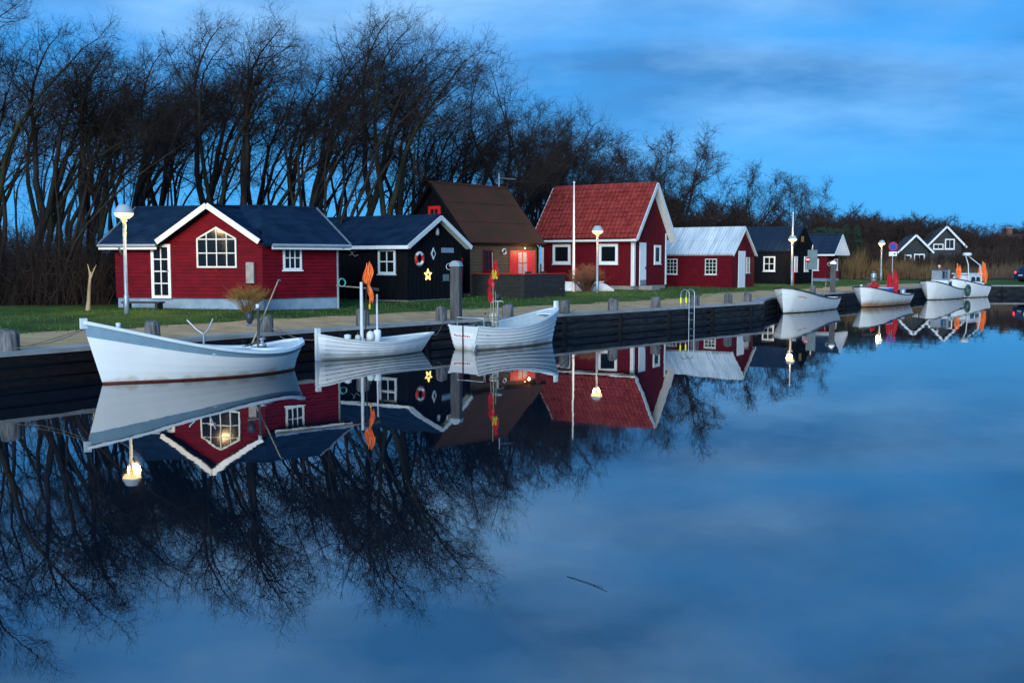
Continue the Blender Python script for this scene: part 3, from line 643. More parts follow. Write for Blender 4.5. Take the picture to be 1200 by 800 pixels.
# ---- red house with tiled roof
gz = 1.15
h4 = gable_house('red_tiled_house', 'dark red house with red pantile roof and white corner boards', (7.34, 62.0, gz), R(-34), -6.55, 0, 4.5, 4.62 - gz, 7.45 - gz, .45, .45, 'red_stain', 'v', 'roof_tile', 'tile', 'white_paint', base='stone_plinth', step=.15, barge_w=.24, base_h=.22)
window(h4, O0, X, YN, -2.36, -1.05, 2.66 - gz, 3.90 - gz, 1, 1, .17); window(h4, O0, X, YN, -5.70, -4.40, 2.66 - gz, 3.90 - gz, 1, 1, .17)
window(h4, O0, GU, GN, 2.70, 3.62, 2.66 - gz, 3.84 - gz, 1, 1, .15)
for s0_, n_, u_ in ((-.16, YN, X), (-6.55, YN, X)): MB().pbox(O0, u_, n_, s0_, s0_ + .16, .2, 4.5 - gz, .0, .045).build('corner_board', 'white_paint', h4)
for s0_ in (0.0, 4.34): MB().pbox(O0, GU, GN, s0_ - (.04 if s0_ == 0 else -.0), s0_ + .16, .2, 4.6 - gz, .0, .045).build('corner_board', 'white_paint', h4)
d4 = MB().pbox(O0, GU, GN, .72, 1.56, .22, 3.97 - gz, .02, .065).build('door', 'white_paint', h4)
MB().pbox(O0, GU, GN, .74, 1.54, .22, .55, .066, .075).build('kick_plate', 'zinc', d4)
MB().pbox(O0, GU, GN, 1.42, 1.48, 1.2, 1.35, .066, .10).build('door_handle', 'dark_metal', d4)
MB().box(.05, .95, .6, 1.7, -.2, .2).build('doorstep', 'stone_plinth', h4)
MB().tube([(-7.0, -.52, 4.08 - gz), (.45, -.52, 4.08 - gz)], .065, 8).build('gutter', 'white_paint', h4)
MB().tube([(-6.75, -.5, 4.05 - gz), (-6.68, -.1, 3.7 - gz), (-6.68, -.1, 0)], .045, 8).build('downpipe', 'white_paint', h4)
for x_ in (-6.0, -.75): MB().box(x_ - .09, x_ + .09, 1.5, 1.7, 6.6 - gz, 7.05 - gz).build('roof_vent', 'roof_tile', h4)

# ---- red hut with pale corrugated roof
gz = 1.08
h5 = gable_house('red_hut', 'low bright red hut with pale corrugated metal roof', (14.6, 68.0, gz), R(-34), -6.6, 0, 3.9, 3.30 - gz, 4.95 - gz, .2, .12, 'red_paint', 'h', 'corrugated_white', 'corrugated', 'cream_trim', fascia=False, step=.14, barge_w=.10)
window(h5, O0, X, YN, -1.92, -1.08, 1.95 - gz, 3.0 - gz, 3, 4, .06, .035, 'cream_trim'); window(h5, O0, X, YN, -4.78, -3.94, 1.95 - gz, 3.0 - gz, 3, 4, .06, .035, 'cream_trim')
MB().pbox(O0, GU, GN, .95, 2.15, -.05, 3.52 - gz, .02, .06).build('door', 'white_paint', h5)
window(h5, O0, GU, GN, 2.35, 2.95, 2.05 - gz, 3.1 - gz, 2, 3, .06, .035, 'cream_trim')
# ---- black hut with blue-black corrugated roof
gz = 1.10
h6 = gable_house('dark_corrugated_hut', 'black hut with blue-black corrugated roof behind the flagpole lamp', (20.9, 77.0, gz), R(-36), -7.5, 0, 4.5, 3.60 - gz, 5.28 - gz, .2, .15, 'tar_black', 'v', 'corrugated_dark', 'corrugated', 'tar_black', fascia=False)
window(h6, O0, X, YN, -2.13, -1.2, 2.08 - gz, 3.2 - gz, 2, 2, .10, .05)
window(h6, O0, GU, GN, 2.75, 3.55, 2.05 - gz, 3.2 - gz, 2, 1, .10, .05); window(h6, O0, GU, GN, .65, 1.25, 2.05 - gz, 3.2 - gz, 2, 1, .10, .05)
MB().pbox(O0, GU, GN, 2.0, 2.5, 4.3 - gz, 4.75 - gz, .022, .06).build('loft_hatch', 'bush_gold', h6)
# ---- dark red hut with white gable top
gz = 1.15
h7 = gable_house('white_gabled_hut', 'small dark red hut with white triangular gable and dark roof', (27.0, 88.0, gz), R(-36), -5.5, 0, 3.2, 3.60 - gz, 5.0 - gz, .3, .75, 'red_stain', 'h', 'corrugated_dark', 'felt', 'white_paint', base='foundation', step=.16, barge_w=.12, base_h=.25)
MB().prism([(.72, -.28, 3.33 - gz), (.72, 3.48, 3.33 - gz), (.72, 1.6, 5.02 - gz)], (.05, 0, 0)).build('gable_board', 'white_paint', h7)
window(h7, O0, X, YN, -1.55, -.7, 2.05 - gz, 3.05 - gz, 1, 1, .14); window(h7, O0, GU, GN, 1.6, 2.6, 2.05 - gz, 3.05 - gz, 1, 1, .14)

# ---- holiday houses beyond the reeds
def far_house(name, label, loc, rz, W_, ze, zr, L, m, rm, barge):
    t = gable_house(name, label, loc, rz, -L, 0, W_, ze, zr, .5, .6, m, 'v', rm, 'felt', barge, fascia=False, step=.3, barge_w=.22, ends=(0, 1)); return t
h8 = far_house('holiday_cabin', 'black holiday cabin with white gable boards and white veranda rail beyond the reeds', (46.4, 122.4, 1.4), R(-103), 3.0, 2.85, 4.4, 7, 'far_black', 'far_roof', 'white_paint')
window(h8, O0, GU, GN, 1.4, 2.6, .5, 2.3, 2, 1, .12); window(h8, O0, GU, GN, .3, 1.1, 1.0, 2.2, 1, 1, .12)
for k in range(6): MB().box(1.6, 1.68, -.3 + k * .6, -.2 + k * .6, -.5, 1.02).build('baluster', 'white_paint', h8)
MB().box(1.56, 1.72, -.4, 3.3, 1.02, 1.12).build('handrail', 'white_paint', h8); MB().box(.02, 1.8, -.4, 3.6, -.6, .05).build('veranda_deck', 'far_black', h8)
h9 = far_house('holiday_house', 'taller black holiday house with broad white gable boards and white framed window', (52.2, 128.5, 1.4), R(-103), 3.7, 3.6, 5.6, 8, 'far_black', 'far_roof', 'white_paint')
window(h9, O0, GU, GN, 1.75, 2.9, 2.9, 4.2, 2, 1, .14); window(h9, O0, GU, GN, .4, 1.6, 2.9, 3.6, 2, 1, .12)
h10 = gable_house('brick_house', 'low brick house with brown tiled roof and chimney behind the shrubs', (76.5, 150, 1.4), R(-5), -4, 9, 7, 2.2, 5.2, .5, .3, 'brick', 'h', 'brick_roof', 'felt', 'brick_roof', fascia=False, step=.4)
MB().box(-3.2, -2.3, 3.0, 3.9, 4.5, 6.3).build('chimney', 'brick', h10); MB().box(-3.3, -2.2, 2.9, 4.0, 6.3, 6.45).build('chimney_cap', 'foundation', h10)
window(h10, O0, X, YN, 1.5, 3.0, 1.0, 2.2, 2, 1, .12)

# ------------------------------------------------------------------ street lamps, flagpoles, signs
lamp = thing('street_lamp', (-12.80, 34.0, 1.08), 'x', 'street lamp', 0, 'lit street lamps along the path')
MB().lathe([(.0, -.3), (.085, -.3), (.085, .62), (.062, .66), (.048, 3.02), (0, 3.02)], 12).build('post', 'zinc', lamp)
hd = MB().lathe([(.32, 3.34), (.31, 3.37), (.265, 3.46), (.21, 3.55), (.17, 3.60), (.09, 3.62), (0, 3.63)], 24); hd.lathe([(0, 3.33), (.10, 3.33), (.318, 3.335)], 24)
hdo = hd.build('shade', 'lamp_shade', lamp)
MB().lathe([(.308, 3.328), (.285, 3.265), (.215, 3.205), (.10, 3.16)], 24).build('diffuser', 'lamp_glass', hdo)
MB().lathe([(.10, 3.16), (.07, 3.06), (.05, 3.0), (.0, 3.0)], 12).build('neck', 'lamp_neck', lamp)
note_kids(lamp)
def lamp_light(o):
    ld = bpy.data.lights.new('lamp_light', 'POINT'); ld.energy = 170; ld.color = (1, .70, .33); ld.shadow_soft_size = .2
    lo = bpy.data.objects.new('lamp_light', ld); col.objects.link(lo); lo.parent = o; lo.location = (.0, .24, 3.12)
spots = [((-12.80, 34.0, 1.08), 'lit mushroom street lamp on a grey post beside the crimson house'), ((4.60, 55.36, 1.12), 'lit mushroom street lamp in front of the red tiled house'),
         ((20.45, 74.97, 1.10), 'lit mushroom street lamp beside the white flagpole at the black corrugated hut'), ((33.72, 93.78, 1.12), 'lit mushroom street lamp before the reeds next to the round sign')]
cps = [lamp] + [copy_tree(lamp) for _ in spots[1:]]
for o, (p, l) in zip(cps, spots): o.location = p; o['label'] = l; lamp_light(o)

def flagpole(x, y, z, h, label):
    t = thing('flagpole', (x, y, z), label, 'flagpole')
    MB().lathe([(0, -.3), (.09, -.3), (.085, 0), (.035, h - .1), (.03, h), (0, h)], 10, (0, 0, 0)).build('pole', 'white_paint', t)
    MB().lathe([(0, h), (.06, h + .02), (.07, h + .07), (.04, h + .12), (0, h + .13)], 10).build('finial', 'white_paint', t)
    MB().box(.09, .15, -.04, .04, -.2, 1.35).build('hinge_post', 'red_shutter', t)
    MB().tube([(-.1, 0, .9), (-.06, 0, h - .05)], .008, 4).build('halyard', 'rope', t)
flagpole(3.48, 57.9, 1.12, 6.05, 'white flagpole with red foot in front of the red tiled house')
flagpole(20.62, 75.6, 1.10, 5.2, 'white flagpole standing behind the lamp at the black corrugated hut')

# round no-parking sign
t = thing('round_sign', (34.3, 92.6, .85), 'round blue and red no-parking sign over a white plate', 'sign')
MB().tube([(0, 0, -.2), (0, 0, 3.55)], .045, 8).build('post', 'zinc', t)
def disc(mb, r0, r1, y, mi=0, n=28):
    vs = [(r0 * math.cos(2 * math.pi * k / n), y, 3.30 + r0 * math.sin(2 * math.pi * k / n)) for k in range(n)] + [(r1 * math.cos(2 * math.pi * k / n), y, 3.30 + r1 * math.sin(2 * math.pi * k / n)) for k in range(n)]
    return mb.prism([v for v in vs[n:]], (0, .02, 0), mi)
sg = disc(MB(), 0, .42, -.075).build('disc', 'sign_red', t)
disc(MB(), 0, .33, -.097).build('centre', 'sign_blue', sg)
MB().beam((-.23, -.112, 3.53), (.23, -.112, 3.07), .02, .085, 0, (0, -1, 0.01)).build('bar', 'sign_red', sg)
MB().box(-.36, .36, -.075, -.055, 2.45, 2.84).build('plate', 'white_paint', t)
MB().box(.08, .22, -.082, -.0755, 2.57, 2.70).build('mark', 'dark_metal', t)
t = thing('notice_board', (21.7, 74.2, 1.1), 'grey-green notice board on a post at the corner of the black corrugated hut', 'sign', R(-25))
MB().tube([(0, .06, -.3), (0, .06, 2.9)], .04, 8).build('post', 'zinc', t); MB().box(-.34, .34, -.02, .02, 1.15, 2.55).build('board', 'sign_board', t)
MB().lathe([(0, 0), (.2, 0), (.2, .02), (0, .02)], 16, (0, 0, 0)).build('disc', 'sign_red', t).matrix_local = Matrix.Translation((-.32, -.06, 1.85)) @ Matrix.Rotation(R(90), 4, 'X')
MB().box(-.45, -.19, -.085, -.0815, 1.80, 1.90).build('disc_bar', 'white_paint', t)
t = thing('litter_bin', (31.0, 88.0, 1.12), 'small grey litter bin on the grass by the reeds', 'bin')
MB().lathe([(.20, 0), (.24, .1), (.26, .75), (.22, .8), (.0, .82)], 14).build('body', 'zinc', t); MB().lathe([(.27, .70), (.28, .76), (.27, .8)], 14).build('rim', 'dark_metal', t)

# things standing by the houses
t = thing('low_bench', (-13.3, 36.9, 1.06), 'long low dark plank bench along the house foundation', 'bench', R(-11))
for k in range(3): MB().box(-.75, .75, -.2 + k * .14, -.075 + k * .14, .27, .33).build('plank', 'fence_wood', t)
for x in (-.62, .62): MB().box(x - .05, x + .05, -.18, .2, -.05, .268).build('leg', 'fence_wood', t)
t = thing('hose_coil', (-6.42, 38.62, 2.05), 'turquoise coiled hose hung by the downpipe', 'hose', R(40))
for k in range(3): MB().torus((0, -.03 - .03 * (k % 2), -.012 * k), (1, 0, 0), (0, 0, 1), .15 - .006 * k, .016, 20, 6).build('loop', 'teal_rope', t)
MB().tube([(0, .12, .15), (0, -.08, .15)], .012, 5).build('hook', 'dark_metal', t)

def twig_bush(name, loc, label, mtw, n, hgt, spread, seed, thick=.012, cat='bush', group=None):
    rb = random.Random(seed); t = thing(name, loc, label, cat, 0, group); st = MB(); cr_ = MB()
    for i in range(n):
        a = rb.uniform(0, 6.28); r = rb.random() ** .6; b = Vector((math.cos(a) * r * .15, math.sin(a) * r * .15, -.05)); tip = Vector((math.cos(a) * r * spread, math.sin(a) * r * spread, hgt * rb.uniform(.65, 1.05) * (1 - .35 * r * r)))
        mid = b.lerp(tip, .5) + Vector((rb.uniform(-.1, .1), rb.uniform(-.1, .1), .12)); st.tube([b, mid, tip], [thick, thick * .7, thick * .25], 3, 0, False)
        for k in range(9):
            q = mid.lerp(tip, rb.random()); e = q + Vector((rb.gauss(0, .14), rb.gauss(0, .14), rb.uniform(0, .26))); cr_.tube([q, e], [thick * .55, thick * .15], 3, 0, False)
            for _ in range(2):
                q2 = q.lerp(e, rb.random()); cr_.tube([q2, q2 + Vector((rb.gauss(0, .08), rb.gauss(0, .08), rb.uniform(-.02, .12)))], [thick * .45, thick * .1], 3, 0, False)
    st.build('stems', mtw, t); cr_.build('twigs', mtw, t); return t
twig_bush('golden_bush', (-9.2, 35.6, 1.05), 'round golden-brown leafless bush at the corner of the crimson house', 'bush_gold', 75, .95, .85, 4, .009)
twig_bush('brown_bush', (4.2, 57.6, 1.10), 'wide reddish-brown clipped bush beside the white flagpole', 'bush_red', 190, 1.55, 1.15, 5, .014)
# upturned white dinghy behind the bush
t = thing('upturned_dinghy', (4.35, 59.6, 1.10), 'white dinghy lying upside down on the grass behind the brown bush', 'boat', R(4))
mb = MB(); vs = []; fs = []; ns = 9; nr = 7
for i in range(ns):
    u = i / (ns - 1); x = -1.55 + 3.1 * u; bb = .62 * (1 - .45 * abs(2 * u - 1) ** 3); top = .55 - .42 * max(0, u - .8) / .2 - .25 * max(0, .12 - u) / .12
    for j in range(nr): a = math.pi * j / (nr - 1); vs.append((x, -bb * math.copysign(abs(math.cos(a)) ** .6, math.cos(a)), top * math.sin(a) ** .7 if 0 < j < nr - 1 else 0))
for i in range(ns - 1):
    for j in range(nr - 1): fs.append((i * nr + j, (i + 1) * nr + j, (i + 1) * nr + j + 1, i * nr + j + 1))
mb.add(vs, fs, 0, True); mb.add(vs[:nr], [tuple(range(nr))]); mb.add(vs[-nr:], [tuple(range(nr))[::-1]]); mb.build('hull', 'hull_plain', t)
MB().beam((-1.45, 0, .53), (1.0, 0, .56), .06, .05).build('keel', 'white_paint', t)
MB().tube([(-1.5, -.42, .03), (0, -.66, .03), (1.5, -.40, .03)], .03, 6).build('rubbing_strake', 'white_paint', t)
# broken stump at the wood's edge
t = thing('broken_trunk', (-14.9, 35.9, 1.05), 'pale broken tree stump at the edge of the wood', 'stump')
MB().tube([(0, 0, -.1), (.05, .02, .4), (.1, 0, .95), (.16, 0, 1.42)], [.10, .065, .05, .042], 8).build('trunk', 'pale_wood', t)
MB().tube([(.13, 0, 1.2), (.1, .02, 1.5), (.05, .02, 1.7)], [.035, .025, .006], 6).build('splinter', 'pale_wood', t); MB().tube([(.12, 0, 1.1), (.28, 0, 1.5), (.36, .02, 1.66)], [.03, .02, .005], 6).build('splinter', 'pale_wood', t)
# ------------------------------------------------------------------ boats
class Hull:
    def __init__(s, L, B, zb, zm, zs, um=.5, us=.62, pb=.7, stern='pointed', bt=.75, ps=.6, rb=.3, rs=.1, zk=-.3, full=.5):
        s.__dict__.update(locals()); del s.__dict__['s']; s.zs = zs
    def half(s, u):
        if u < s.um: return math.sin(math.pi / 2 * u / s.um) ** s.pb * s.B / 2
        q = (u - s.um) / (1 - s.um)
        return (max(math.cos(math.pi / 2 * q), 0) ** s.ps if s.stern == 'pointed' else 1 - (1 - s.bt) * q * q) * s.B / 2
    def sheer(s, u): return s.zm + (s.zb - s.zm) * max(0, 1 - u / s.us) ** 1.8 + (s.zs - s.zm) * max(0, (u - s.us) / (1 - s.us)) ** 2
    def pt(s, u, z, side, inset=0, off=0):
        zsx = s.sheer(u); q = max(0, min(1, (z - s.zk) / (zsx - s.zk)))
        end = abs(2 * u - 1) ** 3 if s.stern == 'pointed' else max(0, 1 - u / .5) ** 2
        e = s.full + (.95 - s.full) * end; y = max(0, s.half(u) - inset) * q ** e + (off if s.half(u) > .02 else 0)
        x = u * s.L - s.rb * (z / s.zb) * max(0, 1 - u * 1.6) ** 3 + s.rs * (z / max(s.zs, .1)) * max(0, u * 1.6 - .6) ** 3
        return Vector((x, side * y, z))
    def build(s, t, mats, stripe=0, strakes=0, n=28, trim='white_paint', boot=True, inside='inside_pale', rail=(.07, .06), floor=.06, decks=(), decked=None):
        lows = [s.zk + .02, -.02, .045]; rows = []
        fr = [k / strakes for k in range(strakes + 1)] if strakes else [0, .2, .4, .6, .76 if stripe else .8, 1]
        for k in range(2): rows.append((('a', lows[k], 0), ('a', lows[k + 1], 0), 1))
        for a, b in zip(fr, fr[1:]): rows.append((('f', a, .038 if strakes else 0), ('f', b, .002 if strakes else 0), 2 if (stripe and a > .7) else 0))
        Z = lambda r, u: r[1] if r[0] == 'a' else lows[2] + (s.sheer(u) - lows[2]) * r[1]
        mb = MB()
        us_ = [k / n for k in range(n + 1)]
        for side in (-1, 1):
            for ri, (lo, hi, mi) in enumerate(rows):
                vs = []; fs = []
                for u in us_: vs += [s.pt(u, Z(lo, u), side, 0, lo[2]), s.pt(u, Z(hi, u), side, 0, hi[2])]
                for k in range(n): f = (2 * k, 2 * k + 2, 2 * k + 3, 2 * k + 1); fs.append(f if side < 0 else f[::-1])
                mb.add(vs, fs, mi, not strakes)
                if strakes and ri >= 2:
                    vs = []; fs = []
                    for u in us_: vs += [s.pt(u, Z(lo, u), side, 0, 0), s.pt(u, Z(lo, u), side, 0, lo[2])]
                    mb.add(vs, [(2 * k, 2 * k + 2, 2 * k + 3, 2 * k + 1) for k in range(n)], 3)
        if s.stern == 'transom':
            zz = [lows[0], -.02, .045] + [.045 + (s.sheer(1) - .045) * f for f in (.2, .45, .75, 1)]
            lft = [s.pt(1, z, -1) for z in zz]; rgt = [s.pt(1, z, 1) for z in zz]; tv = lft + rgt[::-1]; mb.add(tv, [tuple(range(len(tv)))], 0)
            tv2 = [p + Vector((-.05, 0, 0)) for p in tv]; mb.add(tv2, [tuple(range(len(tv)))[::-1]], 0)
        h = mb.build('hull', [mats[0], mats[1], mats[2] if len(mats) > 2 else mats[0], 'seam'], t)
        # inner shell
        mb = MB()
        for side in (-1, 1):
            vs = []; fs = []; uu = [.03 + .94 * k / n for k in range(n + 1)]
            for u in uu: zt_ = s.sheer(u) - .01; vs += [s.pt(u, floor, side, .05), s.pt(u, floor + (zt_ - floor) * .5, side, .045), s.pt(u, zt_, side, .045)]
            for k in range(n):
                for r in range(2): f = (3 * k + r, 3 * k + 3 + r, 3 * k + 4 + r, 3 * k + 1 + r); fs.append(f[::-1] if side < 0 else f)
            mb.add(vs, fs, 0, True)
        vs = []
        for u in uu: vs += [s.pt(u, floor, -1, .05), s.pt(u, floor, 1, .05)]
        mb.add(vs, [(2 * k, 2 * k + 2, 2 * k + 3, 2 * k + 1) for k in range(n)], 0); mb.build('inner_hull', inside, t)
        # gunwale rails, one per side
        for side in (-1, 1):
            vs = []; fs = []; wv, hv = rail
            for u in us_:
                p = s.pt(u, s.sheer(u), side); d = (s.pt(min(1, u + .01), s.sheer(min(1, u + .01)), side) - s.pt(max(0, u - .01), s.sheer(max(0, u - .01)), side)).normalized(); o_ = Vector((d.y, -d.x, 0)).normalized() * (side * -1)
                if o_.y * side < 0 and abs(o_.y) > .2: o_ = -o_
                for a, b in ((.35, -.4), (.35, .6), (-.65, .6), (-.65, -.4)): vs.append(p + o_ * wv * a + Vector((0, 0, hv * b)))
            for k in range(n):
                for j in range(4): fs.append((4 * k + j, 4 * k + (j + 1) % 4, 4 * k + 4 + (j + 1) % 4, 4 * k + 4 + j))
            fs += [(0, 1, 2, 3), tuple(4 * n + j for j in (3, 2, 1, 0))]; MB().add(vs, fs).build('gunwale', trim, t)
        for (u0, u1, zo, m, nm) in decks: s.deck(t, u0, u1, zo, m, nm)
        return h
    def deck(s, t, u0, u1, zo, m, nm='deck', crown=.04):
        vs = []; k = 10
        for q in range(k + 1):
            u = u0 + (u1 - u0) * q / k; z = s.sheer(u) - zo
            a, b = s.pt(u, z, -1, .02), s.pt(u, z, 1, .02)
            for w_ in (0, .25, .5, .75, 1): p = a.lerp(b, w_); p.z += crown * (1 - (2 * w_ - 1) ** 2); vs.append(p)
        fs = [(q * 5 + r, q * 5 + 5 + r, q * 5 + 6 + r, q * 5 + 1 + r) for q in range(k) for r in range(4)]
        mb = MB().add(vs, fs, 0, True)
        lo = [v - Vector((0, 0, .05)) for v in vs]
        for e in (0, k):
            mb.add([vs[e * 5 + r] for r in range(5)] + [lo[e * 5 + r] for r in range(5)], [(r, r + 1, r + 6, r + 5) for r in range(4)])
        return mb.build(nm, m, t)
    def thwart(s, t, u, zo=.16, wd=.26, m='deck_pale'):
        z = s.sheer(u) - zo; a = s.pt(u, z, -1, .03); b = s.pt(u, z, 1, .03); return MB().box(a.x - wd / 2, a.x + wd / 2, a.y, b.y, z - .035, z).build('thwart', m, t)
def wb(o, p): return world_of(o, p)
def rope(name, a, b, sag, label, r=.012, m='rope'):
    a = Vector(a); b = Vector(b); pts = [a.lerp(b, k / 12) - Vector((0, 0, sag * 4 * (k / 12) * (1 - k / 12))) for k in range(13)]
    base = a; mb = MB().tube([p - base for p in pts], r, 5); o = mb.build(name, m, None, None, label, 'rope'); o.location = base; return o
def cloth(mb, top, drop, width, seed, mi=0, n=8, ang=0, spread=1):   # limp folded cloth: overlapping pleated sheets hanging from a point
    rb = random.Random(seed)
    for sh in range(3):
        a0 = ang + sh * 1.1 + rb.uniform(-.3, .3); ca, sa = math.cos(a0), math.sin(a0) * .6; cols = 7; rows = 8; vs = []; d_ = drop * rb.uniform(.8, 1.05)
        ph = rb.uniform(0, 6); cut = [rb.uniform(-.16, .10) for _ in range(cols)]
        for r in range(rows):
            q = r / (rows - 1); wq = width * (.12 + .88 * min(1, q * 1.7) ** .8) * (1 - .25 * max(0, q - .6) / .4)
            for c in range(cols):
                x = (c / (cols - 1) - .5) * wq; y = (.30 if c % 2 else -.30) * wq * .35 + .03 * math.sin(q * 6 + ph)
                vs.append((top[0] + x * ca - y * sa + .05 * math.sin(q * 4 + ph), top[1] + x * sa + y * ca, top[2] - d_ * q - (cut[c] * drop if r == rows - 1 else 0) + (.10 * abs(c - 3) / 3 * drop * (q < .3) * -.4)))
        mb.add(vs, [(r * cols + c, r * cols + c + 1, (r + 1) * cols + c + 1, (r + 1) * cols + c) for r in range(rows - 1) for c in range(cols - 1)], mi, False)
    return mb

# A: big white boat with blue band
ang = math.atan2(3.55, 4.0)
bA = thing('blue_striped_boat', (-9.50, 23.62, 0), 'large white open fishing boat with pale blue band below the gunwale', 'boat', ang)
HA = Hull(5.0, 2.35, 1.45, .58, .78, um=.58, us=.80, pb=.72, stern='pointed', ps=.42, rb=.42, rs=.22, full=.42)
HA.build(bA, ('hull_white', 'boot_red', 'stripe_blue'), stripe=1, trim='deck_pale', rail=(.11, .07), decks=((.04, .34, .05, 'deck_pale', 'foredeck'), (.66, .985, .03, 'deck_pale', 'aft_deck')))
MB().box(-.46, -.32, -.055, .055, 1.30, 1.54).build('stem_head', 'deck_pale', bA)
HA.thwart(bA, .48, .10, .34); HA.thwart(bA, .60, .08, .3)
def hatch(t, cx, cz, rx, ry):
    MB().add([(cx + rx * math.cos(2 * math.pi * k / 20), ry * math.sin(2 * math.pi * k / 20), cz) for k in range(20)], [tuple(range(20))]).build('well_shade_disc', 'dark_metal', t)  # flat dark disc: shade of the cockpit opening put into its colour
    vs = []; n = 20
    for rr_, z in ((1.0, cz - .02), (1.0, cz + .035), (1.10, cz + .035), (1.12, cz - .02)):
        vs += [(cx + rx * rr_ * math.cos(2 * math.pi * k / n), ry * rr_ * math.sin(2 * math.pi * k / n), z) for k in range(n)]
    MB().add(vs, [(r * n + k, r * n + (k + 1) % n, (r + 1) * n + (k + 1) % n, (r + 1) * n + k) for r in range(3) for k in range(n)], 0, True).build('coaming', 'deck_pale', t)
hatch(bA, 4.25, HA.sheer(.82) + .02, .42, .38)
MB().lathe([(0, 0), (.05, 0), (.06, .12), (0, .13)], 8, (.4, 0, HA.sheer(.08) - .02)).build('mooring_bitt', 'deck_pale', bA)
mb = MB().tube([(2.75, .55, .10), (2.75, .55, 1.02)], .03, 8); mb.tube([(2.75, .55, 1.0), (2.62, .68, 1.12), (2.45, .84, 1.36)], .022, 6); mb.tube([(2.75, .55, 1.0), (2.84, .46, 1.12), (2.93, .37, 1.40)], .022, 6); mb.build('oar_crutch', 'steel', bA)
t = thing('boat_hook', wb(bA, (3.85, .15, .66)), 'pale wooden boat hook leaning over the aft deck of the blue striped boat', 'boat hook', ang)
MB().tube([(0, 0, 0), (.70, -.15, 1.62)], [.024, .018], 7).build('shaft', 'pale_wood', t); MB().tube([(.70, -.15, 1.62), (.73, -.16, 1.70), (.79, -.16, 1.68)], .014, 5).build('hook', 'steel', t)
t = thing('boat_winch', wb(bA, (3.95, -.05, .66)), 'small hauling post with drum and lamp on the blue striped boat', 'winch', ang)
MB().tube([(0, 0, 0), (0.02, 0, .98)], .04, 8).build('post', 'pillar_wood', t); MB().lathe([(0, .98), (.05, .98), (.05, 1.08), (0, 1.09)], 8).build('post_cap', 'white_paint', t)
MB().tube([(-.32, .02, .55), (.06, .02, .55)], .022, 6).build('arm', 'steel', t); MB().lathe([(0, .58), (.05, .60), (.11, .72), (.10, .84), (.04, .90), (0, .905)], 12, (-.22, .02, 0)).build('search_lamp', 'dark_metal', t)
MB().lathe([(.0, -.02), (.11, -.02), (.13, .06), (.05, .09), (.05, .16), (.12, .2), (0, .22)], 10, (.1, 0, 0)).build('drum', 'zinc', t)
mb = MB(); [mb.tube([(-.5 + .1 * k, -.1 + .05 * k, .02), (-.1 + .05 * k, .05, .10), (.15, .1 - .06 * k, .25)], .010, 5) for k in range(4)]; mb.build('lines', 'rope', t)
rope('mooring_rope', wb(bA, (-.35, 0, 1.32)), (-13.2, 23.0, .62), .15, 'thin mooring rope running from the bow of the blue striped boat')
rope('mooring_rope', wb(bA, (-.35, .02, 1.30)), (-11.32, 23.45, .90), .10, 'mooring rope from the blue striped boat to its nearest bollard')
rope('mooring_rope', wb(bA, (5.2, .3, .72)), (-6.95, 29.5, .95), .12, 'mooring rope from the stern of the blue striped boat')

# B: small clinker double-ender with the orange flags
ang = math.atan2(3.4, 3.1) + math.pi
bB = thing('small_clinker_boat', (-2.86, 32.35, 0), 'small white clinker rowing boat with an upright mast', 'boat', ang)
HB = Hull(4.05, 1.45, .56, .42, .74, um=.5, us=.45, pb=.62, stern='pointed', ps=.5, rb=.50, rs=.05, full=.5)
HB.build(bB, ('hull_clinker', 'hull_clinker'), strakes=5, trim='white_paint', rail=(.12, .05), inside='inside_pale')
MB().box(3.98, 4.12, -.05, .05, .0, .92).build('sternpost', 'white_paint', bB)
MB().box(3.3, 3.5, -.4, .4, .50, .54).build('stern_seat', 'deck_pale', bB); HB.thwart(bB, .42, .07, .24); HB.thwart(bB, .64, .07, .24)
MB().lathe([(.0, 0), (.1, 0), (.1, .16), (0, .18)], 10, (3.2, .3, .54)).build('bailer', 'white_paint', bB)
MB().tube([(2.42, 0, .05), (2.42, 0, 2.22)], [.06, .045], 10).build('mast', 'white_paint', bB)
t = thing('orange_flag_marker', wb(bB, (2.36, .09, .3)), 'bundle of orange marker flags tied against the small boat mast', 'flag', 0)
MB().tube([(0, 0, 0), (.05, 0, 2.1)], .018, 6).build('pole', 'fence_wood', t)
cloth(MB(), (.13, -.02, 2.54), .62, .22, 2, n=9).build('flag', 'flag_orange', t); cloth(MB(), (.15, -.02, 1.98), .66, .15, 5, n=7).build('flag', 'flag_orange', t); cloth(MB(), (.03, -.02, 2.50), .56, .13, 8, n=7).build('flag', 'flag_orange', t)
MB().lathe([(.0, .82), (.035, .84), (.03, .98), (0, 1.0)], 6, (.14, 0, .28)).build('flag_tail', 'yellow_band', t)
t = thing('long_oar', wb(bB, (2.42, 0, 2.05)), 'long wooden oar lashed crosswise to the small boat mast', 'oar', R(8))
MB().tube([(-.74, 0, .06), (0, .06, 0), (.30, .1, -.03)], [.016, .02, .022], 6).build('shaft', 'pale_wood', t); MB().beam((.28, .1, -.03), (.52, .12, -.06), .03, .09).build('blade', 'trim_black', t)
t = thing('fishing_buoy', wb(bB, (2.2, .12, .46)), 'pale round float standing at the foot of the small boat mast', 'float'); MB().lathe([(0, 0), (.08, .02), (.12, .10), (.12, .20), (.07, .28), (0, .30)], 12).build('body', 'buoy_white', t); MB().tube([(0, 0, .3), (0, 0, .38)], .015, 5).build('eye', 'rope', t)
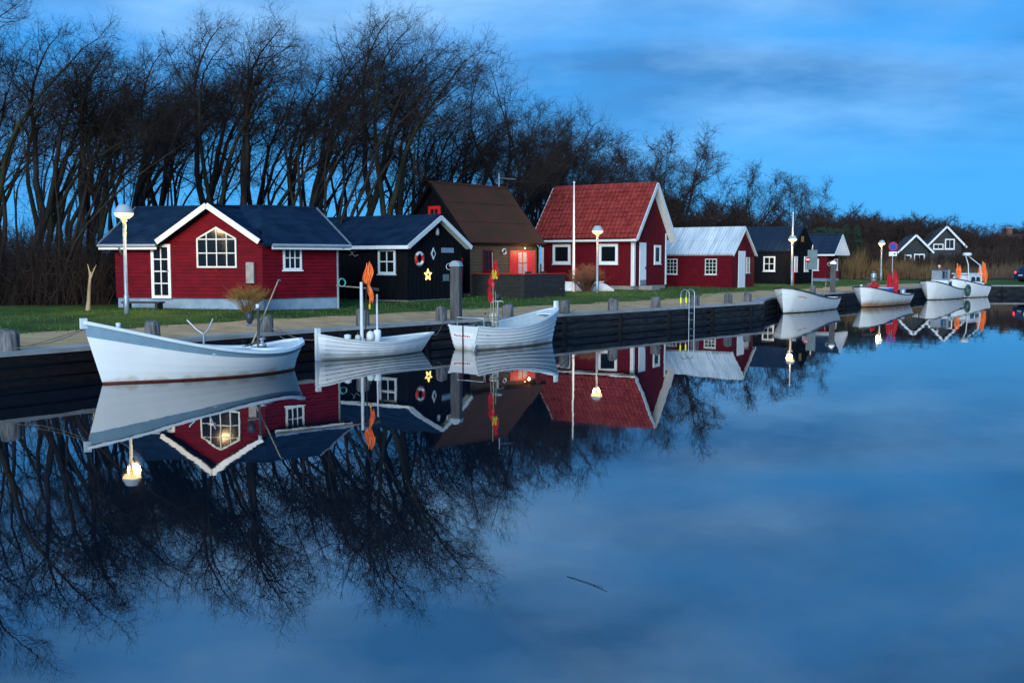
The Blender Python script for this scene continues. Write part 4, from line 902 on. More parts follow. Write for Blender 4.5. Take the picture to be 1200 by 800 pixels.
t = thing('fishing_buoy', wb(bB, (2.62, .05, .46)), 'small pale float hanging on the left of the mast', 'float'); MB().lathe([(0, 0), (.06, .02), (.09, .09), (.06, .19), (0, .20)], 12).build('body', 'buoy_white', t); MB().tube([(0, 0, .2), (0, 0, .28)], .012, 5).build('eye', 'rope', t)
t = thing('plastic_drum', wb(bB, (1.95, .15, .40)), 'white plastic cylinder with a thin pole in the small clinker boat', 'container'); MB().lathe([(0, 0), (.11, 0), (.115, .34), (.09, .38), (0, .38)], 12).build('body', 'white_paint', t); MB().tube([(0, 0, .3), (.0, 0, 1.45)], .03, 7).build('pole', 'white_paint', t)
rope('mooring_rope', wb(bB, (-.4, 0, .52)), (-2.3, 34.9, .95), .25, 'slack mooring rope from the small clinker boat to a bollard')
rope('mooring_rope', wb(bB, (4.0, 0, .6)), (-6.85, 29.6, .95), .15, 'mooring rope from the stern of the small clinker boat')

# C: clinker boat with transom and red flags
ang = math.atan2(-3.3, -2.95)
bC = thing('transom_clinker_boat', (1.42, 36.15, 0), 'white clinker boat with flat lettered transom and high bow', 'boat', ang)
HC = Hull(4.45, 1.75, 1.18, .66, .76, um=.55, us=.7, pb=.55, stern='transom', bt=.76, rb=.22, rs=.02, full=.42)
HC.build(bC, ('hull_grey', 'hull_grey'), strakes=6, trim='deck_pale', rail=(.11, .06), decks=((.03, .11, .05, 'deck_pale', 'foredeck'),))
MB().box(-.28, -.14, -.05, .05, 1.1, 1.44).build('stem_head', 'white_paint', bC)
HC.thwart(bC, .45, .14, .24); HC.thwart(bC, .72, .12, .28)
mb = MB()
for k, (a, b, z0, z1) in enumerate(((-.42, -.36, .44, .50), (-.34, -.3, .42, .47), (-.28, -.18, .43, .46), (-.16, -.13, .41, .49), (-.10, -.02, .42, .45), (0, .03, .42, .50), (.05, .13, .42, .455), (.16, .2, .40, .47), (.23, .30, .42, .45))): mb.box(4.475, 4.48, a, b, z0, z1)
mb.build('transom_lettering', 'flag_red', bC)
MB().box(4.465, 4.474, -.50, .42, .36, .54).build('name_panel', 'hull_plain', bC)
MB().box(4.482, 4.51, -.02, .015, -.15, .78).build('rudder_post', 'fence_wood', bC)
MB().prism([(4.50, .55, -.2), (4.78, .62, -.2), (4.62, .62, .18), (4.50, .55, .22)], (0, .06, 0)).build('trim_fin', 'hull_grey', bC)
mb = MB().tube([(4.2, -.55, .76), (4.2, -.55, 1.02), (4.2, .65, 1.02), (4.2, .65, .76)], .018, 6); mb.build('stern_rail', 'steel', bC)
MB().tube([(2.35, -.45, .08), (2.35, -.45, 1.50)], .026, 7).build('lamp_post', 'steel', bC)
t = thing('search_lamp', wb(bC, (2.35, -.45, 1.50)), 'round dark search lamp on a thin post in the transom boat', 'lamp'); MB().lathe([(0, 0), (.06, .02), (.12, .09), (.12, .19), (.07, .25), (0, .26)], 12).build('housing', 'dark_metal', t); MB().tube([(-.2, 0, -.06), (-.1, 0, 0), (.1, 0, 0), (.2, 0, -.06)], .012, 5).build('yoke', 'steel', t)
t = thing('red_flag_marker', wb(bC, (3.35, .30, .10)), 'thin marker pole with limp red and yellow flags in the transom boat', 'flag', 0)
MB().tube([(0, 0, 0), (-.05, 0, 3.02)], [.028, .014], 7).build('pole', 'pale_wood', t)
cloth(MB(), (.06, 0, 2.82), .72, .17, 3, n=7).build('flag', 'flag_red', t); cloth(MB(), (-.12, 0, 1.95), .68, .13, 7, n=7).build('flag', 'flag_red', t); cloth(MB(), (-.08, 0, 2.3), .42, .16, 6, n=7).build('flag', 'flag_red', t); cloth(MB(), (.02, -.05, 2.46), .30, .15, 14).build('flag_patch', 'yellow_band', t)
for k, (dx, dy, h, l) in enumerate(((-.16, .03, 1.25, 'thin net stake with a bent steel head beside the red flag pole'), (-.34, .0, 1.0, 'short net stake standing left of the red flag pole'), (.12, .05, 1.75, 'bare net stake leaning against the red flag pole'))):
    p = wb(bC, (3.35, .30, .12)); t = thing('net_stake', (p.x + dx, p.y + dy, p.z), l, 'stake'); MB().tube([(0, 0, 0), (.06 if k != 2 else -.08, 0, h)], .014, 5).build('shaft', 'pale_wood', t)
    if k == 0: MB().tube([(.06, 0, h), (.06, 0, h + .14), (.42, 0, h + .17)], .014, 5).build('steel_head', 'steel', t)
    else: MB().lathe([(0, h - .02), (.025, h - .02), (.025, h + .04), (0, h + .05)], 6, (.06 if k != 2 else -.08, 0, 0)).build('cap', 'dark_metal', t)
for k, (dx, z) in enumerate(((0, .66), (.02, .90))):
    p = wb(bC, (3.2, .12, 0)); t = thing('fishing_buoy', (p.x + dx, p.y, z), ['lower of two round cream floats hung at the flag pole', 'upper of two round cream floats hung at the flag pole'][k], 'float'); MB().lathe([(0, 0), (.08, .015), (.14, .08), (.15, .13), (.13, .2), (.07, .245), (0, .25)], 14).build('body', 'buoy_white', t); MB().torus((0, 0, .12), (1, 0, 0), (0, 1, 0), .148, .012, 14, 5).build('band', 'rope', t)
t = thing('net_heap', wb(bC, (3.9, .2, .52)), 'heap of dark green fishing net in the stern of the transom boat', 'net', ang)
rb = random.Random(9)
for k in range(14):
    a = rb.uniform(-.35, .1); b = rb.uniform(-.45, .45); MB().torus((a, b, .12 + rb.uniform(0, .22)), (1, rb.uniform(-.5, .5), rb.uniform(-.3, .3)), (rb.uniform(-.4, .4), 1, rb.uniform(-.4, .6)), rb.uniform(.07, .16), .022, 10, 5).build('coil', 'net_green', t)
MB().box(-.4, .2, -.5, .5, -.05, .14).build('heap_base', 'net_green', t)
rope('mooring_rope', wb(bC, (4.4, .5, .72)), (-2.05, 34.95, .92), .18, 'greenish mooring rope from the transom boat to the bollard by the pillar', .013, 'net_green')
rope('mooring_rope', wb(bC, (-.2, 0, 1.1)), (2.45, 40.1, .95), .12, 'mooring rope from the high bow of the transom boat')

# D: plain white boat bow-on
ang = R(54)
bD = thing('plain_white_boat', (14.80, 55.8, 0), 'plain white open boat with thin black gunwale line', 'boat', ang)
HD = Hull(6.9, 2.1, 1.38, .68, .72, um=.36, us=.85, pb=.34, stern='transom', bt=.85, rb=.30, rs=0, full=.34)
HD.build(bD, ('hull_plain', 'boot_black'), trim='trim_black', rail=(.06, .075), inside='deck_pale', decks=((.03, .34, .03, 'deck_pale', 'foredeck'),))
HD.thwart(bD, .55, .12, .25); HD.thwart(bD, .8, .12, .3); MB().box(5.9, 6.85, -.5, .5, .30, .62).build('stern_locker', 'deck_pale', bD)
mb = MB()
for side in (-1, 1):
    for k in range(5):
        u0 = .09 + .022 * k; p = HD.pt(u0, .92 - .02 * k, side, 0, .006); q = HD.pt(u0 + .014, .92 - .02 * k, side, 0, .006); mb.beam(p, q, .008, .045 if k % 2 else .03)
mb.build('bow_lettering', 'flag_red', bD)
t = thing('net_stake', wb(bD, (2.6, .9, .75)), 'thin leaning stake rising behind the plain white boat', 'stake'); t.location = (19.7, 64.9, .80); MB().tube([(0, 0, -.5), (.18, 0, .75)], .025, 5).build('shaft', 'pale_wood', t); MB().lathe([(0, .74), (.035, .74), (.03, .82), (0, .83)], 6, (.18, 0, 0)).build('cap', 'flag_red', t)
rope('mooring_rope', wb(bD, (-.2, 0, 1.1)), (12.4, 52.1, .95), .2, 'mooring rope from the plain white boat to a bollard')

# E: white boat with rusty flank
ang = R(50)
bE = thing('rust_stained_boat', (21.62, 63.3, 0), 'white open boat with rust stained flank, laden with flags and crates', 'boat', ang)
HE = Hull(6.8, 2.1, 1.28, .66, .70, um=.36, us=.85, pb=.35, stern='transom', bt=.85, rb=.34, rs=0, full=.36)
HE.build(bE, ('hull_stained', 'boot_black'), trim='trim_black', rail=(.06, .075), inside='deck_pale', decks=((.03, .26, .03, 'deck_pale', 'foredeck'),))
HE.thwart(bE, .42, .1, .25); HE.thwart(bE, .62, .1, .25)
def flagstick(p, h, col_, label, seed, n=2, lean=.1, wd=.26, drop=.75):
    t = thing('red_flag_marker' if col_ == 'flag_red' else 'orange_flag_marker', p, label, 'flag'); MB().tube([(0, 0, 0), (lean, 0, h)], .022, 6).build('pole', 'pale_wood', t)
    for k in range(n): cloth(MB(), (lean + .05 + .14 * k * (1 if k % 2 else -1), -.03 * k, h - .02 - .12 * k), drop, wd, seed + 3 * k, n=7).build('flag', col_, t)
    return t
flagstick(wb(bE, (1.55, .1, .6)), 1.05, 'flag_red', 'red flags drooping over the fore part of the rusty boat', 4, 3, .12, .34, .8)
flagstick(wb(bE, (5.2, -.05, .5)), 1.85, 'flag_red', 'long red flag bundle at the stern of the rusty boat', 8, 3, -.05, .34, 1.5)
flagstick(wb(bE, (5.5, .45, .5)), 1.75, 'flag_red', 'red flags leaning outward beyond the stern of the rusty boat', 12, 2, .35, .34, .8)
flagstick(wb(bE, (4.0, .6, .5)), .95, 'flag_red', 'small red flag rising behind the blue crates', 15, 1, .02, .3, .5)
for k, (x, y, z, l) in enumerate(((3.2, -.2, .62, 'blue plastic fish crate on the rusty boat, the forward one'), (3.75, -.1, .62, 'blue plastic fish crate on the rusty boat, the after one'))):
    t = thing('fish_crate', wb(bE, (x, y, z)), l, 'crate', ang); mb = MB()
    mb.box(-.26, .26, -.38, .38, 0, .04); mb.box(-.26, -.23, -.38, .38, .04, .48); mb.box(.23, .26, -.38, .38, .04, .48); mb.box(-.23, .23, -.38, -.35, .04, .48); mb.box(-.23, .23, .35, .38, .04, .48); mb.build('body', 'blue_plastic', t); MB().box(-.28, .28, -.40, .40, .485, .53).build('lid', 'deck_pale', t)
    MB().box(-.1, .1, -.40, -.382, .28, .36).build('handle', 'trim_black', t)
t = thing('outboard_motor', wb(bE, (6.9, -.1, .0)), 'dark outboard motor tilted on the stern of the rusty boat', 'outboard motor', ang)
MB().lathe([(0, .55), (.16, .56), (.19, .66), (.18, .92), (.12, 1.0), (0, 1.02)], 12).build('cowling', 'zinc', t); MB().beam((0, 0, .56), (.12, 0, -.2), .14, .18, 0, (0, 1, 0)).build('leg', 'trim_black', t); MB().box(-.18, 0.02, -.12, .12, .42, .66).build('clamp', 'dark_metal', t); MB().prism([(.1, -.14, -.16), (.4, -.14, -.18), (.1, -.14, -.1)], (0, .28, 0)).build('cavitation_plate', 'trim_black', t)
t = thing('work_lamp', wb(bE, (1.1, .3, .9)), 'small work lamp and shelf on a post in the bow of the rusty boat', 'lamp'); MB().tube([(0, 0, -.4), (0, 0, .9)], .025, 6).build('post', 'dark_metal', t); MB().box(-.05, .75, -.2, .2, .84, .90).build('shelf', 'dark_metal', t); MB().lathe([(0, .3), (.07, .3), (.08, .46), (0, .48)], 10, (-.18, 0, 0)).build('lamp_head', 'buoy_white', t)
MB().tube([(-.18, 0, .42), (0, 0, .42)], .014, 5).build('arm', 'dark_metal', t)
t = thing('net_heap', wb(bE, (2.6, .1, .50)), 'tangle of dark nets amidships in the rusty boat', 'net', ang)
for k in range(12):
    MB().torus((rb.uniform(-.5, .35), rb.uniform(-.5, .5), .15 + rb.uniform(0, .3)), (1, rb.uniform(-.5, .5), rb.uniform(-.3, .3)), (rb.uniform(-.4, .4), 1, rb.uniform(-.4, .6)), rb.uniform(.08, .17), .028, 10, 5).build('coil', 'net_green', t)
MB().box(-.55, .3, -.55, .55, -.05, .16).build('heap_base', 'net_green', t)
rope('mooring_rope', wb(bE, (-.2, .05, 1.05)), (20.9, 66.9, .95), .1, 'mooring rope from the rusty boat to the quay')

# F: boat with grey wheelhouse
ang = R(47)
bF = thing('wheelhouse_boat', (30.50, 75.15, 0), 'white fishing boat with small grey wheelhouse', 'boat', ang)
HF = Hull(5.3, 2.1, 1.40, .72, .72, um=.36, us=.9, pb=.34, stern='transom', bt=.85, rb=.34, rs=0, full=.34)
HF.build(bF, ('hull_plain', 'boot_black'), trim='trim_black', rail=(.06, .075), inside='deck_pale', decks=((.03, .60, .03, 'white_paint', 'foredeck'),))
mb = MB(); mb.prism([(1.9, -.62, .85), (3.05, -.62, .80), (3.05, -.62, 1.40), (2.2, -.62, 1.42)], (0, 1.24, 0)); mb.build('cuddy', 'white_paint', bF)
MB().prism([(2.35, -.632, 1.05), (2.95, -.632, 1.02), (2.95, -.632, 1.30), (2.45, -.632, 1.31)], (0, .01, 0)).build('cuddy_window', 'glass_blue', bF)
cab = MB(); cab.prism([(2.6, .0, 1.1), (3.75, .0, 1.1), (3.75, .0, 2.18), (2.6, .0, 2.18)], (0, .75, 0)); cab.build('wheelhouse', 'zinc', bF); MB().box(2.45, 3.9, -.08, .85, 2.185, 2.25).build('wheelhouse_roof', 'net_green', bF)
MB().box(2.75, 3.6, -.012, -.002, 1.55, 2.08).build('wheelhouse_window', 'glass_blue', bF)
MB().lathe([(0, 2.25), (.03, 2.25), (.03, 2.38), (.09, 2.40), (.1, 2.5), (.04, 2.55), (0, 2.555)], 10, (3.1, .4, 0)).build('mast_light', 'buoy_white', bF)
MB().box(3.64, 3.76, -.20, -.06, .8, 2.2).build('grab_post', 'zinc', bF)
MB().box(5.16, 5.28, -.92, -.78, .1, .85).build('rubbing_post', 'white_paint', bF)
t = thing('round_fender', wb(bF, (5.1, -1.08, .62)), 'large dark green fender tyre hung between the two cabin boats', 'fender', ang); MB().torus((0, 0, .0), (1, 0, 0), (0, 0, 1), .36, .11, 18, 8).build('tyre', 'net_green', t); MB().tube([(0, 0, .36), (0, .3, .75)], .015, 5).build('rope', 'rope', t)
for k in range(1): flagstick(wb(bF, (3.7, .6, .6)), 1.9, 'flag_red', 'dark red flag furled behind the wheelhouse', 20, 2, .05, .28, 1.2)
rope('mooring_rope', wb(bF, (-.2, .05, 1.2)), (28.6, 76.6, .85), .1, 'mooring rope from the wheelhouse boat to the quay')

# G: cabin boat with radar arch
ang = math.atan2(2.2, 2.9)
bG = thing('radar_arch_boat', (34.1, 79.45, 0), 'white cabin boat with radar dome on an arch', 'boat', ang)
HG = Hull(4.3, 2.0, 1.50, .92, .80, um=.42, us=.95, pb=.45, stern='transom', bt=.85, rb=.34, rs=0, full=.36)
HG.build(bG, ('hull_plain', 'boot_black'), trim='trim_black', rail=(.06, .075), inside='deck_pale', decks=((.03, .8, .03, 'white_paint', 'foredeck'),))
mb = MB(); mb.prism([(.9, -.68, 1.0), (3.2, -.68, .92), (2.85, -.68, 1.78), (1.5, -.68, 1.84)], (0, 1.36, 0)); mb.build('cabin', 'white_paint', bG); MB().box(1.2, 3.0, -.74, .74, 1.83, 1.90).build('cabin_roof', 'white_paint', bG)
for a, b in ((1.5, 2.1), (2.25, 2.8)): MB().prism([(a, -.69, 1.28), (b + .1, -.69, 1.24), (b, -.69, 1.60), (a + .1, -.69, 1.62)], (0, .008, 0)).build('cabin_window', 'glass_blue', bG)
mb = MB().tube([(1.0, -.8, 1.2), (1.0, -.7, 2.6), (1.5, -.2, 3.22), (1.9, -.2, 3.24), (3.0, -.6, 2.5), (3.0, -.75, 1.2)], .04, 8); mb.build('radar_arch', 'white_paint', bG)
MB().lathe([(0, 3.24), (.30, 3.25), (.34, 3.33), (.33, 3.44), (.24, 3.50), (0, 3.51)], 18, (1.7, -.2, 0)).build('radar_dome', 'white_paint', bG)
MB().lathe([(0, 0), (.16, 0), (.20, .14), (.12, .28), (0, .30)], 12, (3.75, -.4, .85)).build('deck_drum', 'buoy_white', bG)
flagstick(wb(bG, (3.95, -.1, .7)), 2.15, 'flag_orange', 'tall orange flag bundle at the stern of the cabin boat', 3, 3, .15, .42, 1.6)
flagstick(wb(bG, (.9, .2, 1.1)), 1.6, 'flag_orange', 'pair of orange flags furled forward of the cabin windows', 6, 2, .05, .24, 1.1)
rope('mooring_rope', wb(bG, (4.2, .6, .75)), (39.0, 87.2, .8), .1, 'mooring rope from the cabin boat to the end quay')

# floating twig
t = thing('floating_stick', (.67, 8.85, .0), 'thin dark stick floating on the open water', 'stick', R(-52)); MB().tube([(-.28, 0, .002), (0, .02, .006), (.26, -.01, .003)], [.0025, .003, .0015], 5).build('stem', 'bark', t); MB().tube([(.05, .02, .005), (.14, .05, .006)], .0015, 4).build('side_twig', 'bark', t)

# car leaving on the road
t = thing('parked_car', (45.2, 91.2, zat(45.2, 91.2) + .01), 'dark blue car with red tail lights lit on the road beyond the end quay', 'car', R(12))
mb = MB(); sec = [(0, .45), (0, .95), (.15, 1.02), (.75, 1.50), (2.2, 1.52), (2.95, 1.02), (4.1, .88), (4.25, .55), (4.2, .32), (0.08, .32)]
vs = []
for y, kx in ((-.86, 1), (-.70, 1), (.70, 1), (.86, 1)):
    for x, z in sec: vs.append((x, y * (.84 if z > 1.2 else 1), z if abs(y) < .8 else min(z, z)))
k = len(sec); mb.add(vs, [(r * k + i, r * k + (i + 1) % k, (r + 1) * k + (i + 1) % k, (r + 1) * k + i) for r in range(3) for i in range(k)] + [tuple(range(k))[::-1], tuple(range(3 * k, 4 * k))]); mb.build('body', 'car_paint', t)
MB().add([(.12, -.6, 1.05), (.12, .6, 1.05), (.66, .52, 1.45), (.66, -.52, 1.45)], [(0, 1, 2, 3)]).build('rear_window', 'glass_dark', t).location = (-.03, 0, .03)
for y in (-.74, .60): MB().box(-.03, .02, y, y + .16, .82, .98).build('tail_light', 'tail_light', t)
MB().box(-.02, .01, -.26, .26, .6, .72).build('number_plate', 'white_paint', t)
for x in (.75, 3.35):
    for y in (-.84, .66):
        wh = MB().lathe([(.0, 0), (.22, 0), (.32, .03), (.32, .16), (.22, .18), (0, .18)], 18).build('wheel', 'tyre', t); wh.matrix_local = Matrix.Translation((x, y + .18, .32)) @ Matrix.Rotation(R(90), 4, 'X')

# ------------------------------------------------------------------ bare trees
WIND = Vector((.85, .1, .0))
def rv(rb): return Vector((rb.gauss(0, 1), rb.gauss(0, 1), rb.gauss(0, 1))).normalized()
def spike(V_, F_, pts, rad, n=3):
    o = len(V_); k = len(pts); d = (pts[-1] - pts[0]); a = d.orthogonal().normalized(); b = d.cross(a).normalized()
    cs3 = [(math.cos(2 * math.pi * j / n), math.sin(2 * math.pi * j / n)) for j in range(n)]
    for i in range(k - 1):
        for c, s in cs3: V_.append(tuple(pts[i] + (a * c + b * s) * rad[i]))
    V_.append(tuple(pts[-1]))
    for i in range(k - 2):
        for j in range(n): F_.append((o + i * n + j, o + i * n + (j + 1) % n, o + (i + 1) * n + (j + 1) % n, o + (i + 1) * n + j))
    L_ = o + (k - 1) * n
    for j in range(n): F_.append((o + (k - 2) * n + j, o + (k - 2) * n + (j + 1) % n, L_))
def path(rb, p, d, L, k, wob, up, wind):
    pts = [p.copy()]; d = d.normalized()
    for i in range(k):
        d = (d + rv(rb) * wob + Vector((0, 0, up)) + WIND * wind * (.25 + 1.5 * (i / k) ** 1.5)).normalized(); p = p + d * (L / k); pts.append(p.copy())
    return pts
def along(pts, q):
    f = q * (len(pts) - 1); i = min(int(f), len(pts) - 2); return pts[i].lerp(pts[i + 1], f - i), (pts[i + 1] - pts[i]).normalized()
def make_tree(seed, Ht, fork, nl, spread, limbs, brs, tws, wind=.10, rad=.17, tl=1.0, mk='bark', straight=.14, tmat='twig', first=.18, tmin=.0055):
    rb = random.Random(seed); TR = MB(); V_, F_ = [], []
    trunk = path(rb, Vector((0, 0, -.3)), Vector((rb.uniform(-.12, .30), rb.uniform(-.1, .1), 1)), Ht * fork + .3, 7, straight * .9, .08, wind * .3)
    rr_ = [rad * (1.25 if i == 0 else 1) * (1 - .35 * i / 7) for i in range(8)]; TR.tube(trunk, rr_, 8, 0, True)
    leaders = []
    for l in range(nl):
        a = 6.28 * l / nl + rb.uniform(-.6, .6); d = Vector((math.cos(a) * spread, math.sin(a) * spread, 1)); k = 10
        q = 1 if l == 0 else rb.uniform(.72, 1); s, _ = along(trunk, q)
        pts = path(rb, s, d, Ht * (1 - fork * q) * rb.uniform(.85, 1.08), k, straight * 1.25, .07, wind * 1.7); r0 = rad * .68 * rb.uniform(.7, 1.1)
        TR.tube(pts, [max(.012, r0 * (1 - .93 * i / k)) for i in range(k + 1)], 6, 0, False); leaders.append((pts, r0))
    def twig(p, d, L, r, lvl):
        pts = path(rb, p, d, L, 2, .30, .05, wind * 1.5); spike(V_, F_, pts, [r, r * .6])
        if lvl > 0:
            for _ in range(tws):
                q, dd = along(pts, rb.uniform(.15, .95)); twig(q, dd * .8 + rv(rb) * .75, L * rb.uniform(.4, .75), r * .62, lvl - 1)
    for pts, r0 in leaders:
        for i in range(limbs):
            q = first + (1 - first) * ((i + rb.random()) / limbs) ** .72; s, d = along(pts, q); L = Ht * .21 * (1.12 - q * .72) * rb.uniform(.6, 1.25)
            dd = (d * .55 + rv(rb) * .95 + Vector((0, 0, .15))).normalized(); lp_ = path(rb, s, dd, L, 5, .26, .07, wind * .9); r = max(.010, r0 * (1 - .9 * q) * .55)
            TR.tube(lp_, [max(.006, r * (1 - .85 * j / 5)) for j in range(6)], 4, 0, False)
            for b in range(brs):
                qq = .22 + .78 * (b + rb.random()) / brs; s2, d2 = along(lp_, qq); L2 = (.50 + L * .22) * rb.uniform(.6, 1.2) * tl
                twig(s2, d2 * .6 + rv(rb) * .85 + Vector((0, 0, .12)), L2, max(tmin, r * .34), 2)
    t = thing('bare_tree', (0, 0, 0), 'x', 'tree'); TR.build('trunk', mk, t); cr_ = MB(); cr_.v = V_; cr_.f = [list(f) for f in F_]; cr_.m = [0] * len(F_); cr_.sm = [False] * len(F_); cr_.build('crown', tmat, t)
    note_kids(t); return t
PROT = [make_tree(21, 11.4, .26, 3, .20, 14, 11, 3, .12, .16, first=.36), make_tree(22, 11.8, .38, 2, .22, 18, 10, 4, .13, .18, mk='bark_green', first=.34), make_tree(23, 10.8, .18, 3, .25, 13, 11, 3, .12, .15, first=.40, straight=.17),
        make_tree(24, 12.0, .42, 3, .24, 14, 10, 4, .12, .19, first=.30, straight=.16), make_tree(25, 11.6, .30, 2, .18, 18, 11, 3, .14, .16, mk='bark_green', first=.38, straight=.15), make_tree(26, 10.6, .14, 4, .26, 11, 11, 3, .13, .14, first=.40),
        make_tree(27, 11.2, .50, 2, .26, 16, 11, 3, .11, .18, first=.24, straight=.17)]
SLIM = [make_tree(31, 10.0, .5, 2, .14, 12, 8, 3, .08, .09, straight=.13, first=.2), make_tree(32, 10.5, .55, 2, .16, 11, 8, 3, .09, .08, straight=.12, mk='bark_green', first=.2), make_tree(33, 9.5, .35, 3, .16, 9, 8, 3, .09, .085, straight=.13, first=.25)]
BROAD = [make_tree(41, 9.8, .22, 5, .48, 13, 9, 4, .04, .20, straight=.18, tl=1.15, tmin=.0075), make_tree(42, 9.0, .28, 5, .44, 12, 9, 4, .06, .16, straight=.18, tl=1.15, tmin=.0075)]
FINE = make_tree(43, 9.0, .30, 5, .42, 13, 9, 4, .05, .13, straight=.18, tl=1.2, tmat='twig_brown', tmin=.012)
SHRUB = [make_tree(51, 5.0, .06, 7, .62, 9, 7, 4, .02, .10, straight=.2, tl=1.25, tmat='twig_brown', first=.1, tmin=.021), make_tree(52, 4.6, .05, 8, .75, 8, 7, 4, .03, .09, straight=.22, tl=1.3, tmat='twig_brown', first=.1, tmin=.021)]
for p in SHRUB: p.name = 'bare_shrub'
for p in list(SHRUB): note_kids(p)
used = set()
def plant(p, x, y, h, lean=0, rz=None, label='', group=None, sz=None):
    o = p if p.name not in used else copy_tree(p); used.add(p.name)
    o.location = (x, y, zat(x, y) - .05); s = h; o.scale = (s * (sz or 1), s * (sz or 1), s); o.rotation_euler = (0, lean, rt_.uniform(-.7, .7) if rz is None else rz); o['label'] = label
    if group: o['group'] = group
    return o
rt_ = random.Random(77)
def XY(px, Y): return (px - 600) / 1200 * Y
# the wood: (image column it grows under, distance, relative height)
L1 = 'tall bare windswept tree in the wood behind the crimson house'; G1 = 'trees of the wood behind the crimson house'
L2 = 'slim straight bare tree standing between thicker trunks of the wood'; G2 = 'slim trees inside the wood'
row1 = [(-85, 40.5, .96), (-45, 39, .96), (-15, 41, .98), (12, 39.5, .95), (38, 41.5, .98), (62, 40, .92), (84, 42.5, 1.0), (108, 43, .97)]
for i, (px, Y, h) in enumerate(row1): plant(PROT[i % 7], XY(px, Y), Y, h * rt_.uniform(.95, 1.05), rt_.uniform(.02, .12), label='thick bare tree at the wood edge beside the open grass', group='trees at the open wood edge')
row2 = [(122, 46, 1.0), (150, 48, 1.02), (172, 46.5, .92), (205, 47, 1.12), (240, 48.5, 1.05), (268, 47.5, 1.12), (300, 49, 1.05), (330, 48.5, 1.12), (352, 50, 1.16), (384, 49, 1.22), (402, 51, 1.26), (432, 52, 1.16), (452, 53.5, 1.05)]
for i, (px, Y, h) in enumerate(row2): plant(PROT[(i * 5 + 2) % 7], XY(px, Y), Y, h * rt_.uniform(.96, 1.05), rt_.uniform(0, .10), label=L1, group=G1)
row3 = [(60, 46, 1.05), (148, 50, 1.12), (168, 53, 1.15), (338, 53, 1.2), (352, 56, 1.22), (-60, 50, 1.0), (15, 50, 1.0), (110, 52, 1.06), (165, 55, 1.1), (262, 56, 1.14), (318, 57, 1.15), (392, 58, 1.2), (440, 60, 1.2), (500, 61, 1.0), (-20, 55, 1.1), (60, 54, 1.08), (85, 57, 1.14), (140, 60, 1.22), (228, 62, 1.28), (330, 63, 1.3)]
for i, (px, Y, h) in enumerate(row3): plant(PROT[(i * 3 + 4) % 7], XY(px + rt_.uniform(-10, 10), Y), Y, h * rt_.uniform(.94, 1.05), rt_.uniform(0, .10), label=L1, group=G1)
for i in range(34):
    px = -50 + i * 18 + rt_.uniform(-9, 9); Y = rt_.uniform(46, 60) + (16 if px > 400 else 0); plant(SLIM[i % 3], XY(px, Y), Y, rt_.uniform(.85, 1.15), rt_.uniform(-.02, .07), label=L2, group=G2)
# spreading trees behind the cottages, falling away to the right
L3 = 'broad dark bare tree behind the brown-roofed cottage'; G3 = 'broad trees behind the cottages'
for i, (p, px, Y, h) in enumerate([(BROAD[0], 472, 58, 1.28), (BROAD[1], 512, 60, 1.25), (PROT[3], 535, 64, 1.0), (PROT[0], 500, 66, 1.15), (PROT[5], 560, 68, 1.15), (PROT[2], 520, 72, 1.3)]): plant(p, XY(px, Y), Y, h, rt_.uniform(.05, .15), label=L3, group=G3)
L4 = 'rounded bare tree rising between the brown and red tiled roofs'; G4 = 'trees between the two tall roofs'
for i, (p, px, Y, h) in enumerate([(BROAD[0], 598, 74, 1.55), (BROAD[1], 640, 78, 1.45), (PROT[2], 615, 82, 1.35), (FINE, 665, 80, 1.3), (PROT[5], 575, 80, 1.15), (BROAD[0], 655, 88, 1.22), (BROAD[1], 690, 84, 1.12), (FINE, 630, 90, 1.3), (PROT[1], 590, 90, 1.2), (FINE, 610, 72, 1.0)]): plant(p, XY(px, Y), Y, h, rt_.uniform(0, .1), label=L4, group=G4)
L5 = 'bare tree behind the red tiled roof'; G5 = 'trees behind the red tiled house'
for i, (p, px, Y, h) in enumerate([(BROAD[1], 712, 86, 1.25), (PROT[0], 735, 90, 1.05), (FINE, 700, 94, 1.35), (FINE, 745, 92, 1.15), (PROT[5], 725, 98, 1.15)]): plant(p, XY(px, Y), Y, h, rt_.uniform(0, .1), label=L5, group=G5)
plant(FINE, XY(792, 92), 92, 1.38, .10, .3, 'fine-twigged windswept tree standing alone behind the tiled gable')
for i, (px, Y, h, l) in enumerate([(884, 112, 1.25, 'bare upright tree above the pale corrugated roof'), (900, 116, 1.1, 'bare upright tree above the dark corrugated roof'), (938, 120, 1.15, 'thin bare tree behind the white flagpole at the dark hut'), (868, 118, .85, 'low bare tree behind the pale corrugated roof'), (1000, 112, .55, 'small pale bare tree growing among the golden reeds'), (1082, 170, .72, 'sparse bare tree above the holiday cabins'), (1165, 190, .85, 'far bare tree left of the brick chimney'), (1150, 200, .8, 'far bare tree above the low shrubs'), (1195, 195, .8, 'far bare tree behind the brick roof')]):
    plant([FINE, SLIM[0], FINE, BROAD[1], BROAD[1], FINE, FINE, BROAD[0], FINE][i], XY(px, Y), Y, h, .03, None, l)

